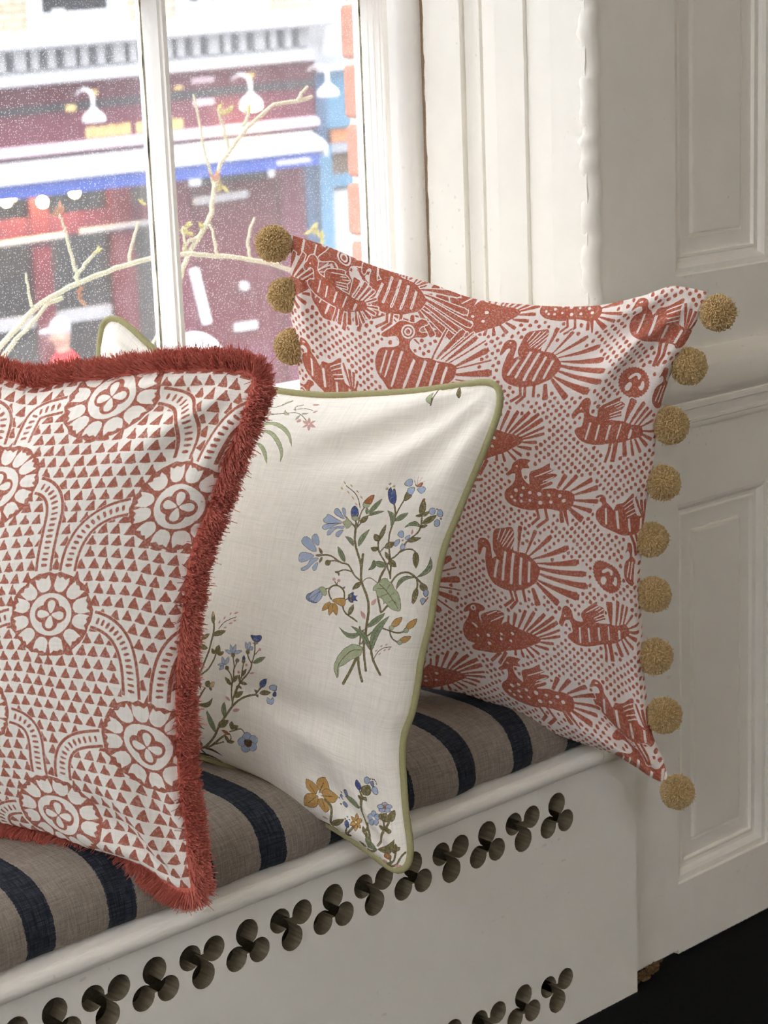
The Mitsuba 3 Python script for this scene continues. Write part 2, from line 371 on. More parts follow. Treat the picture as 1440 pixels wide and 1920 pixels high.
def pad_col(p, n, uv):
    x = uv.x + 0.0035 * (noise(uv.x * 9, uv.y * 9) - 0.5)
    per = 0.1068
    s = (x + 0.2334) / per
    f = s - dr.floor(s)
    edge = 0.002 * (noise(uv.x * 900, uv.y * 900) - 0.5)
    d = dr.abs(f - 0.5) * per + edge
    navy = smoothstep(0.0188, 0.0182, d)
    th = noise(uv.x * 1500, uv.y * 90); tv = noise(uv.x * 90, uv.y * 1500)
    w = 0.62 + 0.42 * th + 0.36 * tv + 0.25 * (noise(uv.x * 1400, uv.y * 1400) - 0.5)
    taupe = mi.Color3f(0.222, 0.190, 0.157) * w
    nv = mi.Color3f(0.023, 0.027, 0.036) * (0.4 + 1.1 * (th * tv * 2.0))
    return mix(taupe, nv, navy)
def weave(p, n, uv):
    return noise(uv.x * 1300, uv.y * 120) + noise(uv.x * 120, uv.y * 1300) + 0.5 * noise(uv.x * 1300, uv.y * 1300)
scene['pad_linen'] = bump(principled(proc(pad_col), 0.9, 0.15, sheen=0.3), weave, 0.00035, 2e-4)
pad = put('seat_pad', (V.reshape(-1, 3), pf), 'pad_linen', smooth=True, uv=puv, label='long linen seat pad with navy stripes lying on the window seat', cat='seat cushion')


# ================================================================== outside: the shop across the street
E1 = np.array([0.956, -0.290, 0.0]); E1U = E1 / np.linalg.norm(E1); SLOPE = 0.043 / np.linalg.norm(E1)
E1 = np.array([0.956, -0.290, 0.043])
NO = np.array([-0.290, -0.956, 0.0])
SC = 1.35
FO = EYE + (np.array([7.796, 11.436, 0.871]) - EYE) * SC
def fp(u, v, o=0.0):
    """u along the shop fronts, v up, o out over the pavement; the street climbs to the right."""
    u, v, o = np.broadcast_arrays(np.asarray(u, float) * SC, np.asarray(v, float) * SC, np.asarray(o, float))
    return FO + u[..., None] * E1 + v[..., None] * np.array([0, 0, 1.0]) + o[..., None] * NO
def fbx(u0, u1, v0, v1, o0, o1):
    v, f = bx(u0, u1, o0, o1, v0, v1)
    return fp(v[:, 0], v[:, 2], v[:, 1]), f
def fext(prof, u0, u1):
    v, f = capped([(o, w) for o, w in prof], 0, u0, u1)
    return fp(v[:, 0], v[:, 2], v[:, 1]), f
def ftube(pts, r, sides=10):
    q = fp(*np.array(pts, float).T); return tube(q, r, sides)

scene['maroon'] = principled((0.13, 0.020, 0.045), 0.5, 0.4)
scene['maroon_red'] = principled((0.115, 0.014, 0.027), 0.5, 0.4)
scene['shop_white'] = principled((0.52, 0.53, 0.55), 0.6, 0.3)
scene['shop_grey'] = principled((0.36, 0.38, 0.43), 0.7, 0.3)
scene['buff_brick'] = principled(proc(lambda p, n, uv: mix((0.62, 0.54, 0.42), (0.50, 0.40, 0.29), noise(p.x * 9, p.y * 9, p.z * 12))), 0.9, 0.1)
scene['shop_dark'] = principled((0.018, 0.022, 0.030), 0.25, 0.6)
scene['shop_blue'] = principled((0.10, 0.235, 0.36), 0.6, 0.3)
scene['shop_blue_deep'] = principled((0.055, 0.105, 0.19), 0.6, 0.3)
scene['awning_blue'] = principled((0.055, 0.10, 0.38), 0.7, 0.2)
scene['gold_paint'] = principled((0.78, 0.56, 0.22), 0.5, 0.4)
scene['pale_lilac'] = principled((0.62, 0.50, 0.58), 0.6, 0.3)
scene['orange_thing'] = principled((0.75, 0.28, 0.12), 0.7, 0.2)
scene['brown_thing'] = principled((0.16, 0.11, 0.08), 0.8, 0.2)
scene['tarmac'] = principled((0.16, 0.16, 0.17), 0.9, 0.2)
scene['paving'] = principled((0.34, 0.33, 0.32), 0.9, 0.2)

GV = -2.47   # pavement in front of the shop
def fplane(u0, u1, o0, o1, v0, v1):
    return fp([u0, u1, u1, u0], [v0, v0, v1, v1], [o0, o0, o1, o1]), np.array([[0, 1, 2, 3]])
put('road', fplane(-32, 14, 2.6, 19.3, GV - 0.1, GV - 0.1), 'tarmac', label='grey street between the two rows of buildings', kind='structure')
put('pavement', fbx(-32, 14, GV - 0.3, GV, -0.2, 2.6), 'paving', label='pavement in front of the maroon shop', kind='structure')

shop = key('maroon_shop'); lab(shop, 'maroon shopfront with white cornice and buff brick storey above, across the street', 'shop building')
put('upper_wall', fbx(-30, 1.34, 0.5, 14.0, -0.6, -0.03), 'mortar', shop)  # height and length beyond view shaped to cut sky light at the window
brk = []
for u0, u1 in ((-1.62, -1.03), (-0.23, 0.18), (0.955, 1.34)):
    for r in range(6):
        v0 = 0.64 + r * 0.058
        us = np.arange(u0 - (0.08 if r % 2 else 0), u1, 0.16)
        for ua in us:
            a_, b_ = max(ua, u0), min(ua + 0.152, u1)
            if b_ - a_ > 0.02:
                put('brick', fbx(a_, b_, v0, v0 + 0.050, -0.03, 0.0), 'buff_brick', shop)
for i_, (u0, u1) in enumerate(((-1.03, -0.23), (0.18, 0.955))):
    w = put('window', cat([fbx(u0, u0 + 0.115, 0.60, 1.9, -0.03, 0.03), fbx(u1 - 0.155, u1, 0.60, 1.9, -0.03, 0.03), fbx(u0, u1, 0.60, 0.755, -0.03, 0.06), fbx(u0 + 0.115, u1 - 0.155, 0.755, 0.79, -0.03, 0.01)]), 'shop_white', shop)
    put('pane', fplane(u0 + 0.115, u1 - 0.155, -0.022, -0.022, 0.76, 1.9), 'shop_dark', w)
    put('pot', fbx(u0 + 0.19, u0 + 0.29, 0.765, 0.815, 0.0, 0.05), 'shop_white', w)
put('cornice', fext([(0, .52), (0.0, .64), (0.40, .62), (0.44, .585), (0.44, .545), (0.33, .52)], -9, 1.46), 'shop_white', shop)
put('frieze', fbx(-9, 1.34, 0.33, 0.53, 0.0, 0.10), 'shop_grey', shop)
put('lower_cornice', fext([(0, .25), (0, .40), (0.16, .375), (0.28, .33), (0.30, .27), (0.1, .25)], -9, 1.26), 'shop_white', shop)
for k_ in range(30):
    u = 1.17 - 0.132 * k_
    put('bracket', fbx(u, u + (0.055 if k_ % 3 else 0.085), 0.375, 0.525, 0.10, 0.24), 'shop_white', shop)
put('corbel', fext([(0, .25), (0, .56), (0.36, .56), (0.34, .5), (0.2, .38), (0.16, .25)], 1.22, 1.36), 'shop_white', shop)
put('fascia', fbx(-30, 1.335, -0.30, 0.255, -0.1, 0.06), 'maroon', shop)
put('fascia_band', fbx(-9, 1.335, 0.045, 0.105, 0.06, 0.085), 'shop_dark', shop)
put('fascia_ledge', fext([(0.06, -.27), (0.06, -.195), (0.12, -.215), (0.17, -.25), (0.17, -.27)], -9, 1.335), 'pale_lilac', shop)
u = -0.645
while u < 0.16:      # gold lettering too soft to read
    wd = rng.choice([0.022, 0.028, 0.034])
    if not (-0.285 < u < -0.262):
        m_ = fbx(u, u + wd, -0.185, -0.185 + rng.uniform(0.075, 0.095), 0.06, 0.075)
        put('letter', m_, 'gold_paint', shop)
    u += wd + 0.010
for u in (-0.42, 0.30, 0.98):
    pass
put('panel', fbx(0.26, 0.45, 0.155, 0.20, 0.06, 0.08), 'pale_lilac', shop)
put('panel', fbx(0.26, 0.44, -0.02, 0.03, 0.06, 0.08), 'pale_lilac', shop)
scene['clear_glass'] = {'type': 'thindielectric', 'int_ior': 1.5}
scene['shop_interior'] = principled((0.20, 0.18, 0.17), 0.8, 0.2)
put('shop_glass', fplane(-30, 0.1, -0.12, -0.12, GV, -0.3), 'clear_glass', shop)
put('shop_room', cat([fbx(-30, 0.2, GV, -0.25, -4.6, -4.5), fbx(-30, 0.2, GV - 0.05, GV, -4.5, -0.13), fbx(-30, 0.2, -0.28, -0.24, -4.5, -0.13), fbx(0.14, 0.2, GV, -0.25, -4.5, -0.13)]), 'shop_interior', shop)
for u0, u1, mt in ((-1.13, -0.985, 'maroon_red'), (-0.475, -0.295, 'maroon_red'), (-1.80, -1.66, 'maroon_red'), (0.08, 0.20, 'maroon'), (1.00, 1.225, 'maroon')):
    put('pilaster', fbx(u0, u1, GV, -0.3, -0.12, 0.02), mt, shop)
put('soffit', fbx(-9, 1.3, -0.92, -0.75, -0.12, -0.04), 'maroon', shop)
dr_ = put('door', fbx(0.20, 1.00, GV, -0.66, -0.12, -0.03), 'maroon_red', shop)
put('knob', ftube([(0.63, -1.515, -0.03), (0.63, -1.515, 0.05)], 0.055), 'shop_white', dr_)
put('letter_plate', fbx(0.53, 0.74, -1.885, -1.815, -0.03, 0.0), 'shop_white', dr_)
put('door_panel', fbx(0.30, 0.90, -2.30, -2.0, -0.03, -0.01), 'maroon', dr_)
put('stall_riser', fbx(-9, 0.1, GV, -2.1, -0.12, 0.0), 'maroon', shop)
put('counter', fbx(-1.9, -0.5, -1.62, -1.52, -0.118, -0.06), 'shop_grey', shop)
put('fanlight', fbx(0.34, 0.92, -0.70, -0.58, -0.10, -0.06), 'shop_dark', shop)

# strip lamps seen under the awning and over the door
scene['lamp_white'] = {'type': 'area', 'radiance': {'type': 'rgb', 'value': [1, 1, 1]}}
for (u0, u1, v0, nm, lb) in ((-1.45, -0.88, -0.925, 'dull', 'pale tube light inside the shop, leftmost'), (-0.75, -0.13, -0.905, 'dull', 'pale tube light inside the shop, beside the glazing bar'), (0.22, 0.69, -0.775, 'lit', 'white strip light over the maroon door')):
    put('strip_light', ftube([(u0, v0, 0.06), (u1, v0 + 0.012, 0.06)], 0.035 if nm == 'dull' else 0.045, 8), 'shop_white' if nm == 'lit' else 'shop_grey', label=lb, cat='light')

aw = key('shop_awning'); lab(aw, 'white and royal blue awning over the maroon shop', 'awning')
put('cassette', fext([(0.06, -.31), (0.06, -.30), (0.46, -.375), (0.55, -.42), (0.55, -.455), (0.06, -.42)], -9, 1.235), 'shop_white', aw)
put('end_cap', fext([(0.06, -.31), (0.06, -.30), (0.46, -.375), (0.57, -.42), (0.57, -.50), (0.36, -.44), (0.06, -.42)], 1.235, 1.262), 'shop_white', aw)
put('valance', fbx(-9, 1.205, -0.565, -0.435, 0.50, 0.515), 'awning_blue', aw)
put('valance_print', fbx(0.82, 1.12, -0.535, -0.500, 0.515, 0.520), 'shop_white', aw, label='white lettering too soft to read')

scene['lamp_metal'] = principled((0.80, 0.80, 0.82), 0.35, 0.6)
scene['lamp_glow'] = principled((0.9, 0.6, 0.25), 0.5, 0.3)
def swan_lamp(u, v, lb, lit):
    k = key('swan_neck_lamp'); lab(k, lb, 'lamp')
    ts = np.linspace(0, 1, 12)
    arc = [(u - 0.035 + 0.03 * t, v + 0.155 + 0.035 * math.sin(t * 3.0), 0.06 + 0.38 * t) for t in ts]
    put('arm', ftube(arc + [(u, v + 0.12, 0.46), (u, v + 0.075, 0.46)], 0.020, 8), 'lamp_metal', k, smooth=40)
    pr = [(0.0, 0.085), (0.028, 0.08), (0.035, 0.05), (0.075, 0.025), (0.11, -0.01), (0.123, -0.05), (0.112, -0.075), (0.09, -0.08), (0.0, -0.078)]
    m = trimesh.creation.revolve(np.array(pr)[::-1] * 1.0, sections=28)
    m.apply_translation(fp(u, v, 0.46))
    put('shade', m, 'lamp_metal', k, smooth=40)
    if lit:
        b = trimesh.creation.revolve(np.array([(0.0, -0.076), (0.115, -0.078), (0.105, -0.105), (0.05, -0.125), (0, -0.128)])[::-1] * 1.0, sections=24)
        b.apply_translation(fp(u, v, 0.46))
        put('bulb', b, 'lamp_glow', k, emitter={'type': 'area', 'radiance': {'type': 'rgb', 'value': [BULB * 1.0, BULB * 0.62, BULB * 0.25]}})
BULB = 1.2
swan_lamp(-0.665, 0.005, 'white swan-neck lamp left of the glazing bar on the maroon fascia', False)
swan_lamp(0.645, 0.005, 'glowing swan-neck lamp near the right end of the maroon fascia', True)
for (u, v, lb) in ((-1.405, -0.575, 'warm round bulb under the awning, leftmost of three'), (-1.12, -0.612, 'warm round bulb under the awning, middle of three'), (-0.86, -0.567, 'warm round bulb under the awning, nearest the glazing bar')):
    b = trimesh.creation.icosphere(2, 0.052); b.apply_translation(fp(u, v, 0.45))
    put('festoon_bulb', b, 'lamp_glow', label=lb, cat='light bulb', group='festoon bulbs under the awning', emitter={'type': 'area', 'radiance': {'type': 'rgb', 'value': [BULB * 5, BULB * 3.2, BULB * 1.3]}})
put('fascia_ornament', fbx(-0.60, -0.53, 0.135, 0.185, 0.06, 0.08), 'gold_paint', shop)
put('fascia_ornament', fbx(-0.80, -0.72, 0.035, 0.085, 0.085, 0.1), 'gold_paint', shop)
put('fascia_ornament', fbx(0.11, 0.18, 0.12, 0.15, 0.06, 0.08), 'gold_paint', shop)
put('fascia_ornament', fbx(0.74, 0.80, 0.155, 0.20, 0.06, 0.08), 'gold_paint', shop)

bs = key('blue_shop'); lab(bs, 'pale blue shopfront to the right of the maroon shop', 'shop building')
put('upper_wall', fbx(1.36, 9, 0.22, 13.0, -0.6, -0.02), 'shop_white', bs)
put('moulding', fbx(1.34, 9, 0.155, 0.20, 0.0, 0.16), 'shop_white', bs)
put('shadow_board', fbx(1.34, 9, 0.20, 0.27, 0.0, 0.06), 'shop_grey', bs)  # plain grey board above the moulding
put('fascia', fbx(1.40, 9, -0.31, 0.155, -0.05, 0.06), 'shop_blue', bs)
put('pilaster', fbx(1.335, 1.42, GV, 0.155, -0.05, 0.09), 'shop_blue_deep', bs)
put('pilaster', fbx(1.22, 1.335, GV, -0.30, -0.05, 0.05), 'shop_blue_deep', bs)
put('pilaster', fbx(1.335, 1.45, GV, -0.44, -0.05, 0.10), 'shop_blue', bs)
put('window_glass', fplane(1.45, 9, -0.10, -0.10, GV, -0.31), 'brown_thing', bs)
put('transom', fbx(1.45, 9, -0.80, -0.70, -0.1, 0.02), 'shop_blue', bs)
put('poster_board', fbx(1.49, 2.2, -2.3, -0.83, -0.08, -0.02), 'shop_white', bs)
put('orange_display', fbx(1.50, 1.80, -0.43, -0.33, -0.08, -0.02), 'orange_thing', bs)
put('pale_display', fbx(1.47, 1.80, -0.52, -0.44, -0.08, -0.03), 'shop_grey', bs)
swan_lamp(1.32, 0.02, 'white swan-neck lamp on the blue fascia, half hidden by the brick edge', False)

# ------------------------------------------------------------------ person in red and white handcart on the pavement
def limbs(chains, extra=(), cell=0.02):
    ms = []
    def sp(p, r):
        s = m3.Manifold.sphere(r, 20); return s.translate(list(p))
    for ch in chains:
        for (p, r), (q, t) in zip(ch[:-1], ch[1:]):
            ms.append(m3.Manifold.batch_hull([sp(p, r), sp(q, t)]))
    m = m3.Manifold.batch_boolean(ms, m3.OpType.Add).refine_to_length(cell)
    k = m.to_mesh(); tm = trimesh.Trimesh(k.vert_properties[:, :3], k.tri_verts)
    trimesh.smoothing.filter_taubin(tm, iterations=12)
    return tm
def at_px_ground(depth, right, down):  # a point given along the view axes at the eye, in metres
    R_ = np.cross(FWD, UP); R_ /= np.linalg.norm(R_)
    return EYE + FWD * depth + R_ * right - UP * down
# ================================================================== cushions
class Cushion:
    def __init__(s, corners, edges, th, W, H, wr=None, out=0.0):
        s.BL, s.BR, s.TR, s.TL = np.array(corners, float)
        s.W, s.H, s.th = W, H, th
        n = np.cross(s.BR - s.BL, s.TL - s.BL) + np.cross(s.TR - s.BR, s.TL - s.TR)
        s.n = n / np.linalg.norm(n)
        s.e = {}
        for k in ('top', 'bottom', 'left', 'right'):
            pts = sorted(edges[k])
            pts = [(0.0, 0.0)] + [q for q in pts if 0.01 < q[0] < 0.99] + [(1.0, 0.0)]
            a = np.array(pts); s.e[k] = PchipInterpolator(a[:, 0], a[:, 1])
        s.wr = wr

    def plane(s, a, b):
        a2 = a + (1 - a) * s.e['left'](b) + a * s.e['right'](b)
        b2 = b + (1 - b) * s.e['bottom'](a) + b * s.e['top'](a)
        a2, b2 = a2[..., None], b2[..., None]
        return (1 - a2) * (1 - b2) * s.BL + a2 * (1 - b2) * s.BR + a2 * b2 * s.TR + (1 - a2) * b2 * s.TL

    def P(s, a, b, side=1):
        """a, b in 0..1 across and up the cloth."""
        a = np.asarray(a, float); b = np.asarray(b, float)
        ca, cb = np.clip(a, 0, 1), np.clip(b, 0, 1)
        f = (1 - np.abs(2 * ca - 1) ** 2.4) ** 0.66 * (1 - np.abs(2 * cb - 1) ** 2.3) ** (0.70 - 0.18 * np.clip(1 - cb / 0.4, 0, 1))
        h = s.th * f
        if s.wr is not None and side > 0:
            h = h + s.wr(ca, cb) * np.clip(f * 6, 0, 1)
        elif side < 0:
            h = h * 0.9
        return s.plane(ca, cb) + side * h[..., None] * s.n

    def N(s, a, b, side=1):
        e = 2e-3
        a1, a0 = np.clip(a + e, 0, 1), np.clip(a - e, 0, 1); b1, b0 = np.clip(b + e, 0, 1), np.clip(b - e, 0, 1)
        n = np.cross(s.P(a1, b, side) - s.P(a0, b, side), s.P(a, b1, side) - s.P(a, b0, side)) * side
        return n / (np.linalg.norm(n, axis=-1, keepdims=True) + 1e-12)

    def seam(s, m=60):
        t = np.linspace(0, 1, m, endpoint=False); z = t * 0
        ab = np.vstack([np.stack([t, z], 1), np.stack([z + 1, t], 1), np.stack([1 - t, z + 1], 1), np.stack([z, 1 - t], 1)])
        return ab


def ridge(a, b, p0, p1, w, amp, soft=True):
    p0, p1 = np.array(p0), np.array(p1); d = p1 - p0; L = np.linalg.norm(d); d = d / L
    x = (a - p0[0]) * d[0] + (b - p0[1]) * d[1]; y = -(a - p0[0]) * d[1] + (b - p0[1]) * d[0]
    g = np.exp(-(y / w) ** 2)
    return amp * g * np.clip(x / (0.25 * L), 0, 1) * np.clip((L - x) / (0.4 * L), 0, 1)


def seam_ripples(a, b, seed, amp, freq):
    r = 0
    for k, (al, di) in enumerate(((a, b), (b, 1 - a), (a, 1 - b), (b, a))):
        q = np.stack([al * freq + 17 * k + seed, di * 3, al * 0 + seed], -1)
        r = r + amp * (meshkit.noise(q.reshape(-1, 3)).reshape(al.shape) - 0.5) * np.exp(-di / 0.10)
    q = np.stack([a * 3.3 + seed, b * 3.3, a * 0 + 2.0], -1)
    return r + 0.010 * (meshkit.noise(q.reshape(-1, 3)).reshape(a.shape) - 0.5)


def corner_folds(a, b, amp):
    r = 0
    for ca, cb, k in ((0, 0, .3), (1, 0, .5), (1, 1, .1), (0, 1, .7)):
        x, y = abs(1 - 2 * ca) * (a - ca) * (1 - 2 * ca), (b - cb) * (1 - 2 * cb)
        rad = np.hypot(x, y); an = np.arctan2(np.maximum(y, 1e-6), np.maximum(x, 1e-6))
        r = r + amp * np.sin(an * 9 + k * 12) * np.exp(-((rad - 0.16) / 0.10) ** 2)
    return r


def print_mesh(c, layers, grid):
    """The front of a cushion cut along the printed shapes: layers is a list of (polygon in metres of cloth, ink number), later ones on top.
    uv: cloth metres with 4 x the ink number added to u."""
    W, H = c.W, c.H
    dom = box(0, 0, W, H)
    lines = [LineString([(x, 0), (x, H)]) for x in np.linspace(0, W, grid + 1)] + [LineString([(0, y), (W, y)]) for y in np.linspace(0, H, grid + 1)]
    polys = []
    for g, ink in layers:
        g = g.intersection(dom)
        if g.is_empty: continue
        for q in (g.geoms if hasattr(g, 'geoms') else [g]):
            if q.geom_type == 'Polygon' and q.area > 2e-7: polys.append((q, ink))
    lines += [p.boundary for p, _ in polys]
    net = shapely.unary_union(lines, grid_size=1e-6)
    faces = list(polygonize(net))
    reps = [f.representative_point() for f in faces]
    tree = shapely.STRtree([p for p, _ in polys]) if polys else None
    ink = np.zeros(len(faces), int); best = np.full(len(faces), -1)
    if tree is not None:
        q = tree.query(reps, predicate='within')
        for fi, pi in q.T:
            if pi > best[fi]: best[fi] = pi; ink[fi] = polys[pi][1]
    uvs, fs, ik, n = [], [], [], 0
    for f, k in zip(faces, ink):
        rr = [np.array(f.exterior.coords)[:-1]] + [np.array(h.coords)[:-1] for h in f.interiors]
        if not f.exterior.is_ccw: rr[0] = rr[0][::-1]
        rr[1:] = [h[::-1] if Polygon(h).exterior.is_ccw else h for h in rr[1:]]
        t = np.asarray(m3.triangulate(rr))
        v = np.vstack(rr)
        if len(t) == 0: continue
        uvs.append(v); fs.append(t + n); ik.append(np.full(len(v), k)); n += len(v)
    uv = np.vstack(uvs); f = np.vstack(fs); ik = np.concatenate(ik)
    a, b = uv[:, 0] / W, uv[:, 1] / H
    v = c.P(a, b); nn = c.N(a, b)
    path = meshkit.write_ply((v, f), True, np.stack([uv[:, 0] + 4 * ik, uv[:, 1]], 1), None, normals=nn)
    return {'type': 'ply', 'filename': path, 'face_normals': False}


def back_mesh(c, n=60):
    t = np.linspace(0, 1, n + 1)
    a, b = np.meshgrid(t, t, indexing='ij')
    v = c.P(a, b, -1).reshape(-1, 3)
    i, j = np.meshgrid(np.arange(n), np.arange(n), indexing='ij'); m = n + 1
    f = np.stack([i * m + j, i * m + j + 1, (i + 1) * m + j + 1, (i + 1) * m + j], -1).reshape(-1, 4)
    return v, f, np.stack([a.ravel() * c.W, b.ravel() * c.H], 1)


def fabric(name, palette, mottled):
    def col(p, n, uv):
        k = dr.floor(uv.x / 4 + 0.02)
        u = uv.x - 4 * k
        c = mi.Color3f(palette[0])
        for i, q in enumerate(palette[1:], 1):
            c = dr.select((k > i - 0.5) & (k < i + 0.5), mi.Color3f(q), c)
        th = noise(u * 1350, uv.y * 60) ; tv = noise(u * 60, uv.y * 1350)
        slub = smoothstep(0.74, 0.95, noise(u * 900 + 5, uv.y * 16)) + smoothstep(0.74, 0.95, noise(u * 16, uv.y * 900 + 5))
        w = 0.90 + 0.10 * (th + tv) - 0.05 * slub
        ink = dr.select(k > 0.5, 1.0, 0.0)
        m = smoothstep(0.50, 0.80, 0.5 * noise(u * 650, uv.y * 650) + 0.5 * noise(u * 1900, uv.y * 1900)) * mottled
        base = mi.Color3f(palette[0])
        return mix(c * w, base * w, ink * m)
    scene[name] = bump(principled(proc(col), 0.88, 0.15, sheen=0.15), lambda p, n, uv: noise(uv.x * 1300, uv.y * 90) + noise(uv.x * 90, uv.y * 1300), 0.00018, 2e-4)


EA = dict(top=[(.477, -.088), (.555, -.092), (.622, -.071), (.705, -.050), (.8, -.024), (.877, -.008), (.954, .004), (.3, -.06), (.12, -.02)],
          right=[(.06, -.017), (.121, -.031), (.181, -.05), (.242, -.063), (.326, -.077), (.408, -.087), (.464, -.089), (.54, -.089), (.616, -.087), (.685, -.077), (.74, -.06), (.817, -.043), (.887, -.023), (.941, -.007)],
          bottom=[(.972, -.004), (.94, .005), (.901, .026), (.835, .04), (.758, .051), (.662, .063), (.567, .062), (.3, .05), (.1, .01)],
          left=[(.1, .02), (.3, .07), (.5, .085), (.7, .07), (.9, .02)])
EB = dict(top=[(.976, .006), (.906, -.012), (.805, -.04), (.699, -.063), (.591, -.083), (.495, -.09), (.33, -.085), (.174, -.056), (.126, -.035), (.075, -.006), (.035, .009)],
          right=[(.959, .006), (.891, -.005), (.796, -.027), (.711, -.046), (.646, -.059), (.588, -.060), (.501, -.057), (.424, -.062), (.363, -.058), (.311, -.058), (.268, -.068), (.236, -.065), (.163, -.045), (.107, -.028), (.063, -.01), (.029, 0.0)],
          bottom=[(.97, -.013), (.936, 0.0), (.872, .02), (.823, .033), (.753, .047), (.66, .078), (.57, .09), (.494, .097), (.3, .075), (.1, .015)],
          left=[(.1, .02), (.3, .07), (.5, .085), (.7, .07), (.86, .022), (.95, .002)])
EC = dict(top=[(.076, -.01), (.208, -.04), (.339, -.058), (.469, -.078), (.597, -.073), (.723, -.06), (.846, -.026), (.931, .004)],
          right=[(.951, -.014), (.892, -.041), (.826, -.071), (.725, -.092), (.626, -.096), (.503, -.108), (.404, -.106), (.328, -.095), (.241, -.085), (.166, -.069), (.092, -.049), (.031, -.012)],
          bottom=[(.984, -.01), (.919, .009), (.86, .028), (.797, .035), (.728, .044), (.643, .06), (.558, .081), (.462, .095), (.373, .088), (.2, .05)],
          left=[(.943, .006), (.862, .004), (.772, .021), (.688, .034), (.5, .06), (.3, .05), (.1, .02)])
CA = Cushion([[-1.0182, .4000, .490], [-.7589, -.0786, .439], [-.6744, -.1286, 1.0059], [-.9336, .3782, 1.0892]], EA, 0.085, 0.575, 0.575,
             lambda a, b: seam_ripples(a, b, 3.1, 0.012, 9) + corner_folds(a, b, 0.009))
CB = Cushion([[-.6707, .3950, .473], [-.493, -.1358, .3971], [-.3223, -.1398, .943], [-.5, .3950, 1.0025]], EB, 0.080, 0.572, 0.572,
             lambda a, b: seam_ripples(a, b, 8.7, 0.010, 8) + corner_folds(a, b, 0.006) + ridge(a, b, (1.0, 0.97), (0.58, 0.80), 0.045, -0.013) + ridge(a, b, (1.0, 0.99), (0.62, 0.90), 0.03, 0.006) + ridge(a, b, (0.98, 0.25), (0.55, 0.24), 0.04, -0.008) + ridge(a, b, (0.98, 0.17), (0.72, 0.2), 0.025, 0.005))
CC = Cushion([[-0.3488, 0.26, 0.484], [-0.0083, -0.13, 0.3671], [0.0376, -0.16, 1.0157], [-0.303, 0.25, 1.1019]], EC, 0.085, 0.60, 0.65,
             lambda a, b: seam_ripples(a, b, 5.2, 0.012, 8) + corner_folds(a, b, 0.010) + ridge(a, b, (0.93, 0.99), (0.86, 0.80), 0.022, -0.008) + ridge(a, b, (0.0, 0.93), (0.30, 0.86), 0.03, -0.008))


# ================================================================== the printed patterns, drawn in metres of cloth
def spline(p, n=6, closed=True):
    p = np.asarray(p, float)
    if closed: p = np.vstack([p, p[:1]])
    d = np.maximum(np.linalg.norm(np.diff(p, axis=0), axis=1), 1e-9) ** 0.5
    t = np.concatenate([[0], np.cumsum(d)])
    cs = CubicSpline(t, p, bc_type='periodic' if closed else 'natural')
    return cs(np.unique(np.concatenate([np.linspace(a, b, n, endpoint=False) for a, b in zip(t[:-1], t[1:])] + [[t[-1]]])))


def ok(g):
    return g if g.is_valid else g.buffer(0)


def strip(p, q, w0, w1, serr=0, pitch=0.0026, amp=0.0011, side=0, seed=0):
    """A bar from p to q, w0 wide at p and w1 at q, with saw teeth on one side (serr 1 or -1) or both (2)."""
    p, q = np.asarray(p, float), np.asarray(q, float)
    d = q - p; L = np.linalg.norm(d); d /= L; n = np.array([-d[1], d[0]])
    r = np.random.default_rng(int(abs(p[0] + q[1]) * 1e6) % 99991)
    m = max(3, int(L / pitch)) if serr else 4
    def edge(sg, cut):
        out = []
        for i in range(m + 1):
            t = i / m
            w = (w0 + (w1 - w0) * t ** 0.8) / 2
            if t > 0.94: w *= 0.72
            out.append(p + d * L * t + n * sg * w)
            if cut and i < m and w > 0.0011:
                out.append(p + d * (L * (t + 0.42 / m * r.uniform(0.7, 1.3))) + n * sg * max(w - amp * min(1, w / 0.002) * r.uniform(0.6, 1.25), 0.0004))
        return out
    a, b = edge(1, serr in (1, 2)), edge(-1, serr in (-1, 2))
    return ok(Polygon(a + b[::-1]))


